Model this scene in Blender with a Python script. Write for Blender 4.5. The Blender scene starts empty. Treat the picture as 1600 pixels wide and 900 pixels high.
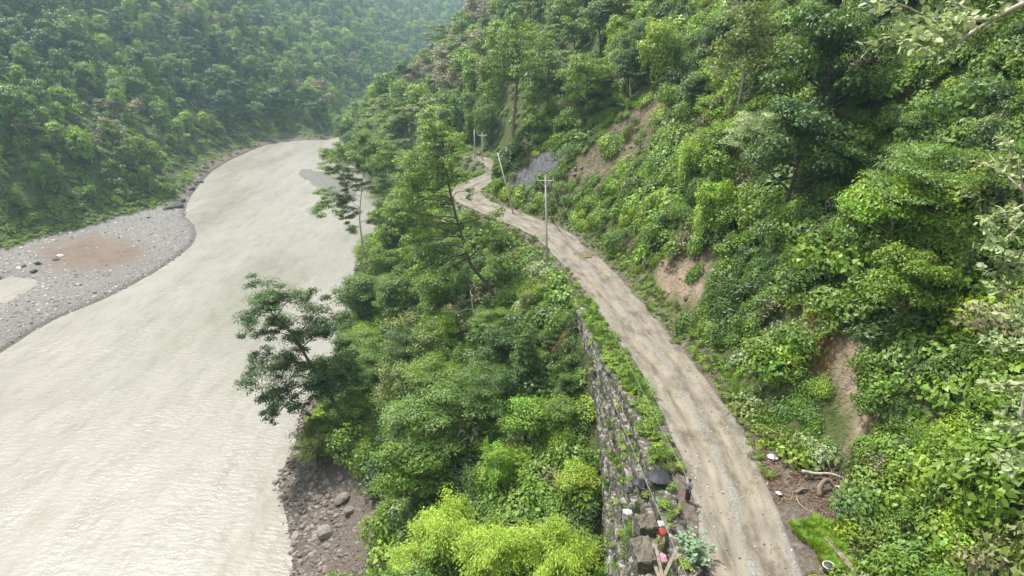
import bpy, bmesh, math, random
from mathutils import noise
import numpy as np
from math import radians as R
random.seed(7); rng = np.random.default_rng(11)
C = bpy.context.scene.collection
sc = bpy.context.scene

# ------------------------------------------------------------------ camera
CAMH = 50.0; PITCH = 22.0; FPX = 1067.0
cam = bpy.data.cameras.new("camera"); cam.sensor_width = 36; cam.lens = 36*FPX/1600
cam.clip_start = 0.3; cam.clip_end = 9000
camo = bpy.data.objects.new("camera", cam); C.objects.link(camo)
camo.location = (0, 0, CAMH); camo.rotation_euler = (R(90-PITCH), 0, 0)
sc.camera = camo
# ------------------------------------------------------------------ world / sun / exposure
SUN = np.array([-0.42, 0.40, 0.95]); SUN = SUN/np.linalg.norm(SUN)
w = bpy.data.worlds.new("World"); sc.world = w; w.use_nodes = True
nt = w.node_tree; nt.nodes.clear()
wo = nt.nodes.new("ShaderNodeOutputWorld"); bg = nt.nodes.new("ShaderNodeBackground")
sky = nt.nodes.new("ShaderNodeTexSky"); sky.sky_type = 'NISHITA'; sky.sun_disc = False
sky.sun_elevation = math.asin(SUN[2]); sky.sun_rotation = math.atan2(SUN[0], SUN[1])
sky.air_density = 1.0; sky.dust_density = 3.0; sky.ozone_density = 1.0
tc = nt.nodes.new("ShaderNodeTexCoord"); nz = nt.nodes.new("ShaderNodeTexNoise")
nz.inputs["Scale"].default_value = 2.2; nz.inputs["Detail"].default_value = 6
mp = nt.nodes.new("ShaderNodeMapping"); mp.inputs["Scale"].default_value = (1, 1, 2.5)
cr = nt.nodes.new("ShaderNodeMapRange"); cr.inputs["From Min"].default_value = .34; cr.inputs["From Max"].default_value = .62
cr.inputs["To Min"].default_value = .55; cr.inputs["To Max"].default_value = 1.0
mx = nt.nodes.new("ShaderNodeMix"); mx.data_type = 'RGBA'; mx.inputs["B"].default_value = (9.6, 9.7, 9.9, 1)
nt.links.new(tc.outputs["Generated"], mp.inputs["Vector"]); nt.links.new(mp.outputs[0], nz.inputs["Vector"])
nt.links.new(nz.outputs["Fac"], cr.inputs["Value"]); nt.links.new(cr.outputs[0], mx.inputs["Factor"])
nt.links.new(sky.outputs[0], mx.inputs["A"]); nt.links.new(mx.outputs["Result"], bg.inputs["Color"])
bg.inputs["Strength"].default_value = 0.088; nt.links.new(bg.outputs[0], wo.inputs["Surface"])
sd = bpy.data.lights.new("sun", 'SUN'); sd.energy = 5.0; sd.angle = R(5.0); sd.color = (1.0, .955, .88)
so = bpy.data.objects.new("sun", sd); C.objects.link(so)
from mathutils import Vector, Matrix
so.rotation_euler = Vector(SUN).to_track_quat('Z', 'Y').to_euler(); so.location = (0, 0, 500)
sc.view_settings.view_transform = 'Standard'; sc.view_settings.look = 'None'
sc.view_settings.exposure = 0.95; sc.view_settings.gamma = 1
cy = sc.cycles
cy.max_bounces = 4; cy.diffuse_bounces = 2; cy.glossy_bounces = 2; cy.transmission_bounces = 2
cy.transparent_max_bounces = 4; cy.volume_bounces = 0; cy.use_denoising = True
cy.caustics_reflective = False; cy.caustics_refractive = False

# ------------------------------------------------------------------ numeric helpers
cp, sp = math.cos(R(PITCH)), math.sin(R(PITCH))
def ray(px, py):
    u = (px-800)/FPX; v = (450-py)/FPX
    return np.array([u, cp+v*sp, -sp+v*cp])
def P(px, py, z=0.0):
    d = ray(px, py); t = (z-CAMH)/d[2]
    return np.array([0, 0, CAMH])+d*t
def proj(x, y, z):
    dz = z-CAMH; dep = y*cp-dz*sp; up = y*sp+dz*cp
    dep = np.maximum(dep, 1e-3)
    return 800+FPX*x/dep, 450-FPX*up/dep, dep
def vnoise(x, y, seed=0):
    ix = np.floor(x).astype(np.int64); iy = np.floor(y).astype(np.int64)
    fx = x-ix; fy = y-iy; fx = fx*fx*(3-2*fx); fy = fy*fy*(3-2*fy)
    def h(a, b):
        n = (a*374761393+b*668265263+seed*1442695041) & 0xffffffff
        n = ((n ^ (n >> 13))*1274126177) & 0xffffffff
        n = (n ^ (n >> 16)) & 0xffff
        return n/65535.0
    return (h(ix, iy)*(1-fx)+h(ix+1, iy)*fx)*(1-fy)+(h(ix, iy+1)*(1-fx)+h(ix+1, iy+1)*fx)*fy
def fbm(x, y, seed=0, o=4):
    s = 0; a = 1; t = 0
    for k in range(o):
        s = s+a*(vnoise(x*2**k, y*2**k, seed+k*17)-.5); t += a; a *= .5
    return s/t*2
def smooth(pts, n=6):
    p = np.array(pts, float); p = np.vstack([2*p[0]-p[1], p, 2*p[-1]-p[-2]]); out = []
    for i in range(1, len(p)-2):
        for k in range(n):
            t = k/n
            out.append(.5*((2*p[i])+(-p[i-1]+p[i+1])*t+(2*p[i-1]-5*p[i]+4*p[i+1]-p[i+2])*t*t+(-p[i-1]+3*p[i]-3*p[i+1]+p[i+2])*t**3))
    out.append(p[-2]); return np.array(out)
def sdist(x, y, pl):
    """signed distance to polyline, positive to the right of its direction"""
    best = np.full(x.shape, 1e18); sg = np.zeros(x.shape)
    for a, b in zip(pl[:-1], pl[1:]):
        d = b-a; L = d@d
        t = np.clip(((x-a[0])*d[0]+(y-a[1])*d[1])/L, 0, 1)
        qx = x-(a[0]+t*d[0]); qy = y-(a[1]+t*d[1]); q = qx*qx+qy*qy
        cr_ = -(d[0]*(y-a[1])-d[1]*(x-a[0]))
        m = q < best-1e-9; best = np.where(m, q, best); sg = np.where(m, np.sign(cr_), sg)
    return np.sqrt(best)*np.where(sg == 0, 1, sg)
def inpoly(px, py, poly):
    r = np.zeros(px.shape, bool); n = len(poly)
    for i in range(n):
        x1, y1 = poly[i]; x2, y2 = poly[(i+1) % n]
        c = ((y1 > py) != (y2 > py)) & (px < (x2-x1)*(py-y1)/(y2-y1+1e-12)+x1)
        r ^= c
    return r
sst = lambda a, b, v: (lambda t: t*t*(3-2*t))(np.clip((v-a)/(b-a), 0, 1))

# ------------------------------------------------------------------ plan lines (world metres)
ZR = 22.0
RB = smooth([(-16, -60), (-17, 0), (-19, 35)]+[tuple(P(*q)[:2]) for q in
     [(455, 900), (450, 820), (436, 752), (462, 690), (468, 650), (505, 590), (545, 500), (578, 400), (596, 330), (560, 265), (524, 243)]]
     + [(-64, 272), (-45, 292), (0, 318), (80, 345), (200, 380), (700, 520), (1800, 800)])
LW = smooth([(-60, -60), (-68, 20)]+[tuple(P(*q)[:2]) for q in
     [(-160, 640), (0, 553), (80, 503), (175, 462), (255, 418), (303, 380), (306, 355), (291, 333), (304, 300), (338, 264), (385, 239), (420, 226), (470, 220), (528, 215)]]
     + [(-80, 350), (-82, 430), (-66, 570), (-20, 760), (120, 1050), (600, 1600), (1900, 2500)])
LV = smooth([(-120, -60), (-125, 40)]+[tuple(P(*q)[:2]) for q in
     [(-200, 430), (0, 398), (60, 380), (110, 368), (160, 354), (215, 338), (262, 326), (285, 308), (322, 264), (375, 237), (415, 223), (468, 216.5), (524, 213)]]
     + [(-83, 350), (-86, 430), (-70, 572), (-24, 762), (116, 1053), (597, 1604), (1897, 2504)])
roadL = [(1120, 900), (1085, 765), (1055, 680), (1012, 590), (962, 510), (908, 440), (873, 395), (815, 347), (768, 328), (724, 309), (721, 294), (742, 282), (764, 274)]
roadR = [(1238, 900), (1200, 765), (1160, 690), (1102, 600), (1040, 530), (985, 460), (945, 420), (893, 377), (825, 341), (782, 321), (752, 302), (758, 292), (778, 283), (790, 275)]
RLw = [tuple(P(*q, ZR)[:2]) for q in roadL]; RRw = [tuple(P(*q, ZR)[:2]) for q in roadR]
RD = smooth([(13.5, -60), (13.2, 0), (13.0, 15)] + [tuple(P((a[0]+b[0])/2, (a[1]+b[1])/2, ZR)[:2]) for a, b in
     [(roadL[i], roadR[i]) for i in (0, 1, 2, 3, 4, 5, 6, 7)]] + [(-2.6, 101), (-7, 108), (-7.4, 116), (-3.6, 124), (-2.5, 130), (-6.5, 140), (-11, 150), (-16, 161), (-25, 185), (-36, 215), (-44, 245), (-40, 268), (-15, 290), (40, 312), (120, 335), (300, 385), (800, 520), (1800, 790)])
_wy = [20, 30, 37, 45, 52, 60, 66]
WTx = lambda y: np.interp(y, _wy, [9.4, 9.4, 9.5, 9.1, 8.1, 7.0, 6.6])
WBx = lambda y: np.interp(y, _wy, [6.3, 6.5, 6.8, 7.3, 7.4, 6.8, 6.5])
WBz = lambda y: np.interp(y, _wy, [11.5, 12, 13, 15, 18, 21.3, 22])
HW = 2.15

CHUTE = [(1045, 118), (1018, 132), (975, 182), (932, 222), (885, 270), (878, 292), (905, 300), (940, 276), (985, 250), (1012, 205), (1032, 170), (1060, 140)]
CLIFF1 = [(1040, 380), (1085, 400), (1112, 385), (1105, 462), (1075, 478), (1040, 462), (1022, 430)]
CLIFF2 = [(1308, 512), (1348, 520), (1368, 590), (1366, 655), (1338, 700), (1318, 650), (1302, 600)]
CLIFF3 = [(1240, 480), (1308, 455), (1312, 520), (1290, 590), (1250, 560)]
ROCKF = [(790, 292), (800, 262), (850, 235), (900, 222), (870, 262), (820, 300)]
BARE4 = [(985, 130), (1012, 112), (1020, 125), (1000, 145)]
BARE5 = [(850, 520), (880, 520), (885, 555), (855, 555)]
SCREE = [(455, 905), (440, 752), (470, 690), (545, 715), (585, 745), (600, 800), (616, 860), (600, 905)]
OCHRE = [(45, 385), (150, 366), (215, 380), (235, 405), (165, 420), (90, 424)]
DIRTPAD = [(1200, 700), (1260, 738), (1330, 735), (1345, 790), (1330, 830), (1335, 905), (1225, 905)]

def Zf(x, y):
    x = np.asarray(x, float); y = np.asarray(y, float)
    dR = sdist(x, y, RB); dL = -sdist(x, y, LW); dV = -sdist(x, y, LV); dr = sdist(x, y, RD)
    big = fbm(x/38, y/38, 3); mid = fbm(x/11, y/11, 5); sm = fbm(x/3.2, y/3.2, 9, 3)
    # right of the road
    vw = np.interp(y, [30, 40, 46], [4.6, 4.0, 1.0])
    s = np.maximum(dr-HW-vw, 0)
    sl = 1.12+.16*fbm(y/45, y/45+3, 8, 2)
    bench = np.interp(s, [0, 1.2, 5, 60, 200, 700], [0, .9, 6.5, 6.5+55*1.12, 190, 330])*sl/1.12*(1-.30*sst(165, 235, y))
    zr = ZR+np.maximum(dr-HW, 0)*.03+bench+np.minimum(s/14, 1)*(big*4.5+mid*2.0+sm*.7)*np.minimum(1, .3+s/20)+np.minimum(s/3, 1)*sm*.5
    # between river and road
    e = np.maximum(-dr-HW-.3, 0)
    zb = np.where(y < 66, WBz(y), ZR)
    t = e/(e+np.maximum(dR, 0)+1e-6)
    zm = zb*(1-t)**1.18+np.minimum(np.minimum(e, np.maximum(dR, 0))/6, 1)*(mid*.9+sm*.5)+np.minimum(np.maximum(dR, 0), 1)*.12
    k = np.clip((x-(WBx(y)+.5))/(WTx(y)-WBx(y)+.1), 0, 1)
    zm = np.where((y < 66), zm*(1-k)+ZR*k*1.0+0*k, zm)
    zright = np.where(dr > 0, zr, np.where(dr > -HW-.3, ZR, zm))
    zright = np.where(np.abs(dr) < HW+.9, np.minimum(zright, ZR-.12)+.0, zright)
    # left side
    db = np.maximum(dL, 0); dv = np.maximum(dV, 0)
    zbar = np.minimum(db*.16, .75)+sm*.12*np.minimum(db/3, 1)
    ppx, ppy, _ = proj(x, y, 0*x)
    pool = np.exp(-(((ppx+5+12*mid)/72)**2+((ppy-455+.28*ppx+10*sm)/20)**2)**2)
    zbar = zbar-pool*1.5*(dL > 1)
    gul = fbm(y/55+x/160, x/200, 21, 3)
    zl = zbar+np.interp(dv, [0, 5, 12, 60, 300, 900, 3000], [0, 1.6, 8, 46, 225, 480, 700])*(1+.16*gul)+np.minimum(dv/25, 1)*(big*8+mid*3.2)+np.minimum(dv/4, 1)*sm*.6
    inriv = (dR < 0) & (dL < 0)
    zw = -np.minimum(np.minimum(np.maximum(-dR, 0), np.maximum(-dL, 0))*.3, 2.2)-.05
    shoal = np.exp(-(((ppx-512)/52)**2+((ppy-285-(.30*(ppx-505))-9*mid)/(16))**2)**2)
    zw = np.where(shoal > .35, np.maximum(zw, (shoal-.6)*.3+sm*.05), zw)
    z = np.where(inriv, zw, np.where(dR >= 0, zright, zl))
    return np.where(z > 90, 90+85*(1-np.exp(-(np.maximum(z, 90)-90)/85)), z)
def hit(px, py, off=0.0, tmax=900):
    d = ray(px, py); t = np.concatenate([np.arange(8, 120, .35), np.arange(120, tmax, 1.2)])
    x = d[0]*t; y = d[1]*t; z = CAMH+d[2]*t
    g = np.maximum(Zf(x, y), 0)+off
    i = np.argmax(z < g)
    if not (z < g).any(): return None
    return np.array([x[i], y[i], g[i]-off])
def hits(px, py):
    """terrain point under many pixels at once"""
    n = len(px); d = np.array([ray(a, b) for a, b in zip(px, py)])
    lo = np.full(n, 8.0); done = np.zeros(n, bool); t = 12.0; res = np.zeros((n, 3))
    while t < 700 and not done.all():
        idx = np.where(~done)[0]; q = d[idx]*t
        g = np.maximum(Zf(q[:, 0], q[:, 1]), 0)
        m = CAMH+q[:, 2] < g; k = idx[m]
        res[k, 0] = q[m, 0]; res[k, 1] = q[m, 1]; res[k, 2] = g[m]; done[k] = True
        t *= 1.012
    return res, done

# ------------------------------------------------------------------ materials
def newmat(name):
    m = bpy.data.materials.new(name); m.use_nodes = True; t = m.node_tree; t.nodes.clear()
    o = t.nodes.new("ShaderNodeOutputMaterial"); b = t.nodes.new("ShaderNodeBsdfPrincipled")
    t.links.new(b.outputs[0], o.inputs[0]); b.inputs["Specular IOR Level"].default_value = .3
    return m, t, b, o
def N(t, k, **kw):
    n = t.nodes.new(k)
    for a, v in kw.items(): setattr(n, a, v)
    return n
def mixc(t, fac, a, b, mode='MIX'):
    m = N(t, "ShaderNodeMix", data_type='RGBA', blend_type=mode)
    for s, v in (("Factor", fac), ("A", a), ("B", b)):
        if isinstance(v, (tuple, float, int)): m.inputs[s].default_value = v if not isinstance(v, tuple) else (*v, 1)[:4]
        else: t.links.new(v, m.inputs[s])
    return m.outputs["Result"]
def ramp(t, fac, stops):
    r = N(t, "ShaderNodeValToRGB"); e = r.color_ramp.elements
    while len(e) < len(stops): e.new(.5)
    for k, (p, c) in enumerate(stops): e[k].position = p; e[k].color = (*c, 1)
    t.links.new(fac, r.inputs[0]); return r.outputs[0]
def noise_(t, scale, detail=5, coord=None, rough=.55, stretch=None):
    n = N(t, "ShaderNodeTexNoise"); n.inputs["Scale"].default_value = scale; n.inputs["Detail"].default_value = detail; n.inputs["Roughness"].default_value = rough
    if coord is None:
        g = N(t, "ShaderNodeNewGeometry"); coord = g.outputs["Position"]
    if stretch:
        m = N(t, "ShaderNodeMapping"); m.inputs["Scale"].default_value = stretch[0]; m.inputs["Rotation"].default_value = stretch[1]
        t.links.new(coord, m.inputs[0]); coord = m.outputs[0]
    t.links.new(coord, n.inputs["Vector"]); return n.outputs["Fac"]
def bump(t, b, h, strength=.5, dist=.1):
    n = N(t, "ShaderNodeBump"); n.inputs["Strength"].default_value = strength; n.inputs["Distance"].default_value = dist
    t.links.new(h, n.inputs["Height"]); t.links.new(n.outputs[0], b.inputs["Normal"])
def attr(t, name, typ='GEOMETRY'):
    a = N(t, "ShaderNodeAttribute", attribute_name=name, attribute_type=typ); return a.outputs["Fac"]

def leafmat(name, cols, trans=.27, rough=.5):
    """cols: list of base colours chosen per plant; per-leaf value from the mesh"""
    m, t, b, o = newmat(name)
    oi = N(t, "ShaderNodeObjectInfo")
    n = len(cols); c = ramp(t, oi.outputs["Random"], [(i/(n-1), c) for i, c in enumerate(cols)])
    lv = attr(t, "lv"); lh = attr(t, "lh")
    hs = N(t, "ShaderNodeHueSaturation")
    mr = N(t, "ShaderNodeMapRange"); mr.inputs["To Min"].default_value = .5; mr.inputs["To Max"].default_value = 1.65
    t.links.new(lv, mr.inputs["Value"]); t.links.new(mr.outputs[0], hs.inputs["Value"])
    mh = N(t, "ShaderNodeMapRange"); mh.inputs["To Min"].default_value = .474; mh.inputs["To Max"].default_value = .518
    t.links.new(lh, mh.inputs["Value"]); t.links.new(mh.outputs[0], hs.inputs["Hue"])
    t.links.new(c, hs.inputs["Color"]); t.links.new(hs.outputs[0], b.inputs["Base Color"])
    b.inputs["Roughness"].default_value = rough; b.inputs["Specular IOR Level"].default_value = .35
    tr = N(t, "ShaderNodeBsdfTranslucent"); hs2 = N(t, "ShaderNodeHueSaturation"); hs2.inputs["Hue"].default_value = .485; hs2.inputs["Value"].default_value = 1.5; hs2.inputs["Saturation"].default_value = 1.1
    t.links.new(hs.outputs[0], hs2.inputs["Color"]); t.links.new(hs2.outputs[0], tr.inputs["Color"])
    ms = N(t, "ShaderNodeMixShader"); ms.inputs[0].default_value = trans
    t.links.new(b.outputs[0], ms.inputs[1]); t.links.new(tr.outputs[0], ms.inputs[2]); t.links.new(ms.outputs[0], o.inputs[0])
    return m
M = {}
M['leaf_dark'] = leafmat('leaf_dark', [(.030, .070, .012), (.052, .110, .016), (.070, .13, .024), (.045, .095, .03)])
M['leaf_mid'] = leafmat('leaf_mid', [(.065, .13, .018), (.11, .19, .022), (.075, .145, .032), (.115, .195, .024), (.085, .16, .02)])
M['leaf_bright'] = leafmat('leaf_bright', [(.12, .235, .022), (.15, .265, .028), (.19, .28, .03), (.11, .21, .03)])
M['leaf_bamboo'] = leafmat('leaf_bamboo', [(.22, .33, .035), (.26, .36, .04)])
M['leaf_pale'] = leafmat('leaf_pale', [(.20, .26, .11), (.24, .30, .14), (.17, .24, .09)])
M['leaf_dry'] = leafmat('leaf_dry', [(.15, .14, .075), (.18, .16, .09), (.12, .13, .06)], .2)
M['leaf_olive'] = leafmat('leaf_olive', [(.10, .15, .03), (.13, .17, .04), (.09, .14, .035)])
M['leaf_litter'] = leafmat('leaf_litter', [(.09, .05, .03), (.14, .09, .055), (.22, .17, .12)], .05, .8)
M['grass'] = leafmat('grass', [(.10, .19, .03), (.14, .22, .04), (.16, .21, .05)])

def simplemat(name, c1, c2, scale=3, rough=.85, bstr=.4, bdist=.03, detail=6):
    m, t, b, o = newmat(name)
    f = noise_(t, scale, detail); c = ramp(t, f, [(.3, c1), (.7, c2)]); t.links.new(c, b.inputs["Base Color"])
    b.inputs["Roughness"].default_value = rough; bump(t, b, noise_(t, scale*4, 4), bstr, bdist); return m
M['bark'] = simplemat('bark', (.09, .065, .045), (.20, .16, .12), 4)
M['bark_pale'] = simplemat('bark_pale', (.22, .19, .15), (.42, .38, .32), 4)
M['bark_dark'] = simplemat('bark_dark', (.035, .028, .02), (.09, .07, .05), 4)
M['concrete'] = simplemat('concrete', (.05, .044, .03), (.12, .105, .08), 3.5)
M['metal_grey'] = simplemat('metal_grey', (.42, .43, .43), (.56, .57, .57), 2, .5)
M['wire'] = simplemat('wire', (.17, .17, .17), (.21, .21, .21), 2, .45)
M['plank'] = simplemat('plank', (.12, .095, .075), (.24, .205, .17), 5)
M['tarp_black'] = simplemat('tarp_black', (.012, .012, .016), (.03, .03, .04), 3, .6)
M['cloth_red'] = simplemat('cloth_red', (.20, .02, .025), (.33, .05, .05), 5)
M['cloth_white'] = simplemat('cloth_white', (.34, .33, .32), (.52, .52, .50), 5)
M['cloth_pink'] = simplemat('cloth_pink', (.32, .16, .20), (.45, .25, .30), 5)
M['shirt'] = simplemat('shirt', (.06, .07, .15), (.32, .34, .45), 14)
M['lungi'] = simplemat('lungi', (.035, .015, .015), (.08, .03, .03), 8)
M['skin'] = simplemat('skin', (.22, .12, .075), (.26, .15, .095), 8, .55)
M['hair'] = simplemat('hair', (.008, .007, .006), (.015, .012, .01), 20, .5)
M['rubber'] = simplemat('rubber', (.03, .03, .03), (.06, .06, .06), 8, .7)
def stonemat(name, cols, scale=1.5):
    m, t, b, o = newmat(name); oi = N(t, "ShaderNodeObjectInfo")
    c = ramp(t, oi.outputs["Random"], [(i/(len(cols)-1), c) for i, c in enumerate(cols)])
    f = ramp(t, noise_(t, scale*2, 6), [(.3, (.7, .7, .7)), (.7, (1.2, 1.18, 1.15))])
    t.links.new(mixc(t, 1.0, c, f, 'MULTIPLY'), b.inputs["Base Color"]); b.inputs["Roughness"].default_value = .85
    bump(t, b, noise_(t, scale*6, 5), .5, .04); return m
M['stone'] = stonemat('stone', [(.09, .075, .065), (.14, .12, .105), (.22, .20, .18), (.11, .095, .085)])
M['stone_bar'] = stonemat('stone_bar', [(.07, .07, .07), (.15, .145, .14), (.25, .235, .22), (.42, .41, .39), (.14, .115, .10)])
M['stone_dark'] = stonemat('stone_dark', [(.045, .042, .04), (.08, .075, .07), (.06, .055, .05)])

# ------------------------------------------------------------------ object helpers
def tag(o, label=None, cat=None, group=None, kind=None):
    if label: o["label"] = label
    if cat: o["category"] = cat
    if group: o["group"] = group
    if kind: o["kind"] = kind
    return o
def link(name, me, parent=None, mat=None, loc=None):
    o = bpy.data.objects.new(name, me); C.objects.link(o)
    if mat is not None and me is not None and len(me.materials) == 0: me.materials.append(mat)
    if parent is not None: o.parent = parent
    if loc is not None: o.location = loc
    return o
def empty(name, loc=(0, 0, 0), rz=0):
    o = bpy.data.objects.new(name, None); C.objects.link(o); o.location = loc; o.rotation_euler = (0, 0, rz); o.empty_display_size = .3; return o
def mesh_np(name, V, F, mat=None, smooth_=False, attrs=None, face_attrs=None):
    me = bpy.data.meshes.new(name); V = np.asarray(V, np.float32); F = np.asarray(F, np.int32)
    me.vertices.add(len(V)); me.vertices.foreach_set("co", V.ravel())
    k = F.shape[1]; me.loops.add(F.size); me.loops.foreach_set("vertex_index", F.ravel())
    me.polygons.add(len(F)); me.polygons.foreach_set("loop_start", np.arange(0, F.size, k, dtype=np.int32))
    me.update(calc_edges=True)
    if smooth_: me.polygons.foreach_set("use_smooth", np.ones(len(F), bool))
    for n_, a in (attrs or {}).items():
        me.attributes.new(n_, 'FLOAT', 'POINT').data.foreach_set("value", np.asarray(a, np.float32))
    for n_, a in (face_attrs or {}).items():
        me.attributes.new(n_, 'FLOAT', 'FACE').data.foreach_set("value", np.asarray(a, np.float32))
    if mat: me.materials.append(mat)
    me.validate(); return me
class Geo:
    """collects quads/tris as padded quads"""
    def __init__(s): s.V = []; s.F = []; s.n = 0
    def add(s, V, F):
        s.V.append(np.asarray(V, float)); s.F += [tuple(i+s.n for i in f) for f in F]; s.n += len(V)
    def tube(s, pts, rad, k=6, cap=True):
        pts = np.asarray(pts, float); n = len(pts); rad = np.broadcast_to(rad, (n,)); V = []
        up = np.array([.13, .31, 1.0])
        for i in range(n):
            d = pts[min(i+1, n-1)]-pts[max(i-1, 0)]; d = d/(np.linalg.norm(d)+1e-9)
            a = np.cross(d, up if abs(d@up) < .95*np.linalg.norm(up) else np.array([1., 0, 0])); a /= np.linalg.norm(a)+1e-9; b = np.cross(d, a)
            for j in range(k):
                th = 2*math.pi*j/k; V.append(pts[i]+rad[i]*(math.cos(th)*a+math.sin(th)*b))
        F = [(i*k+j, i*k+(j+1) % k, (i+1)*k+(j+1) % k, (i+1)*k+j) for i in range(n-1) for j in range(k)]
        if cap: F += [tuple(range(k))[::-1], tuple((n-1)*k+j for j in range(k))]
        s.add(V, F)
    def box(s, c, h, rz=0, tilt=None):
        V = np.array([(a, b, d) for a in (-1, 1) for b in (-1, 1) for d in (-1, 1)], float)*np.array(h)
        V += (rng.random(V.shape)-.5)*min(h)*.12
        Mx = Matrix.Rotation(rz, 3, 'Z')
        if tilt: Mx = Mx @ Matrix.Rotation(tilt[0], 3, 'X') @ Matrix.Rotation(tilt[1], 3, 'Y')
        V = V @ np.array(Mx).T+np.array(c)
        s.add(V, [(0, 1, 3, 2), (4, 6, 7, 5), (0, 4, 5, 1), (2, 3, 7, 6), (0, 2, 6, 4), (1, 5, 7, 3)])
    def build(s, name, mat, smooth_=False):
        me = bpy.data.meshes.new(name); V = np.vstack(s.V) if s.V else np.zeros((0, 3))
        me.from_pydata([tuple(v) for v in V], [], s.F); me.update(); me.materials.append(mat)
        if smooth_:
            me.polygons.foreach_set("use_smooth", np.ones(len(me.polygons), bool))
        return me

# ------------------------------------------------------------------ ground sheet
def axis(a, b, step, lo, hi, g=1.12):
    m = list(np.arange(a, b+1e-6, step)); s = step; v = b; r = []
    while v < hi: s *= g; v += s; r.append(v)
    s = step; v = a; l = []
    while v > lo: s *= g; v -= s; l.append(v)
    return np.array(l[::-1]+m+r)
gx = np.unique(np.concatenate([axis(-120, 75, .9, -2600, 2600, 1.07)])); gy = axis(14, 150, .9, -400, 3200, 1.03)
GX, GY = np.meshgrid(gx, gy); ZG = Zf(GX.ravel(), GY.ravel()).reshape(GX.shape)
nx, ny = len(gx), len(gy)
ppx, ppy, dep = proj(GX.ravel(), GY.ravel(), ZG.ravel())
front = (GY.ravel() > 3)
xr, yr = GX.ravel(), GY.ravel()
edge = fbm(xr/2.2, yr/2.2, 31, 3)*9; edge2 = fbm(xr/2.2, yr/2.2, 77, 3)*9
dR_, dr_ = sdist(xr, yr, RB), sdist(xr, yr, RD); dL_, dV_ = -sdist(xr, yr, LW), -sdist(xr, yr, LV)
def msk(poly, extra=None, soft=7):
    m = np.zeros(ppx.shape)
    for q in range(6): m += inpoly(ppx+edge+soft*math.cos(q*1.05)*(.4+.12*q), ppy+edge2+soft*.6*math.sin(q*1.05)*(.4+.12*q), poly)
    m = m/6*front
    if extra is not None: m = m*extra
    return m
m_clay = np.clip(msk(CHUTE, dr_ > 3)+msk(BARE4, dr_ > 2), 0, 1); m_tan = np.clip(msk(CLIFF1, dr_ > 2)+msk(CLIFF2, dr_ > 2), 0, 1)
m_wet = np.clip(1-np.abs(dL_-.5)/1.3, 0, 1)*(dR_ < 0)+np.clip(1-np.abs(dR_-.1)/.7, 0, 1)*(dL_ < 0)
m_red = np.clip(msk(CLIFF3, dr_ > 2)*.8+msk(BARE5, dr_ < -3), 0, 1)
m_rock = msk(ROCKF, dr_ > 2)
m_dirt = np.clip(1-(np.abs(dr_)-np.where(yr < 129, HW, 1.1)-1.0)/1.4, 0, 1)*(yr < 147); m_dirt = np.clip(m_dirt+msk(DIRTPAD, (dr_ > 0) & (dr_ < 9)), 0, 1)
m_scree = np.where((dR_ > -1) & (dR_ < np.where(yr > 105, .9, 3.0)+edge*.15) & (yr > 60), 1, 0)+msk(SCREE, (dR_ > -2) & (dR_ < 20)); m_scree = np.clip(m_scree, 0, 1)
shoalm = (dR_ < 0) & (dL_ < 0); nb_ = yr < 196
m_bar = ((dL_ > -2) & (dV_ < .8+edge*.12) & nb_).astype(float)
m_scree = np.where((dL_ > -2) & (dV_ < .8+edge*.12) & ~nb_, 1, m_scree); m_bar = np.where(shoalm, .8, m_bar); m_scree = np.where(shoalm, 0, m_scree)
m_ochre = msk(OCHRE, (dL_ > 2) & (dV_ < 1), 22)*.9
mt, t, b, o = newmat("terrain")
b.inputs["Roughness"].default_value = .92; b.inputs["Specular IOR Level"].default_value = .15
n1 = noise_(t, .35, 8); n2 = noise_(t, 2.3, 8, rough=.65); n3 = noise_(t, 9, 5, rough=.7)
soil = ramp(t, n2, [(.3, (.045, .055, .020)), (.55, (.075, .10, .030)), (.75, (.10, .085, .05))])
claym = ramp(t, noise_(t, 1.5, 10, rough=.72, stretch=((1, .9, .45), (0, 0, .6))), [(.3, (.06, .07, .028)), (.44, (.105, .09, .055)), (.58, (.175, .142, .10)), (.8, (.26, .225, .17))])
redm = ramp(t, n2, [(.3, (.09, .055, .03)), (.7, (.24, .12, .055))])
rockm = ramp(t, noise_(t, .9, 8, stretch=((2.5, 1, .5), (0, 0, .5))), [(.35, (.075, .077, .08)), (.7, (.17, .17, .175))])
dirtm = ramp(t, n2, [(.3, (.07, .055, .043)), (.5, (.125, .105, .085)), (.72, (.21, .19, .165))])
screem = ramp(t, n3, [(.3, (.06, .048, .04)), (.5, (.12, .098, .083)), (.72, (.22, .19, .165))])
barm = ramp(t, noise_(t, 1.6, 8, rough=.8), [(.3, (.10, .092, .085)), (.5, (.17, .162, .152)), (.7, (.26, .25, .235))])
ochm = ramp(t, n1, [(.3, (.13, .092, .07)), (.6, (.165, .125, .098))])
tanm = ramp(t, noise_(t, 1.3, 10, rough=.7, stretch=((1, 1, .35), (0, 0, .6))), [(.3, (.10, .075, .045)), (.42, (.21, .16, .11)), (.6, (.30, .245, .18)), (.8, (.40, .345, .27))])
c = soil
for nm, mc in (("tan", tanm), ("clay", claym), ("red", redm), ("rock", rockm), ("dirt", dirtm), ("scree", screem), ("bar", barm), ("ochre", ochm)):
    c = mixc(t, attr(t, "m_"+nm), c, mc)
c = mixc(t, attr(t, "m_wet"), c, mixc(t, 1.0, c, (.5, .48, .45, 1), "MULTIPLY"))
t.links.new(c, b.inputs["Base Color"]); bump(t, b, n2, 1.0, .5)
F = np.array([[j*nx+i, j*nx+i+1, (j+1)*nx+i+1, (j+1)*nx+i] for j in range(ny-1) for i in range(nx-1)])
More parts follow.
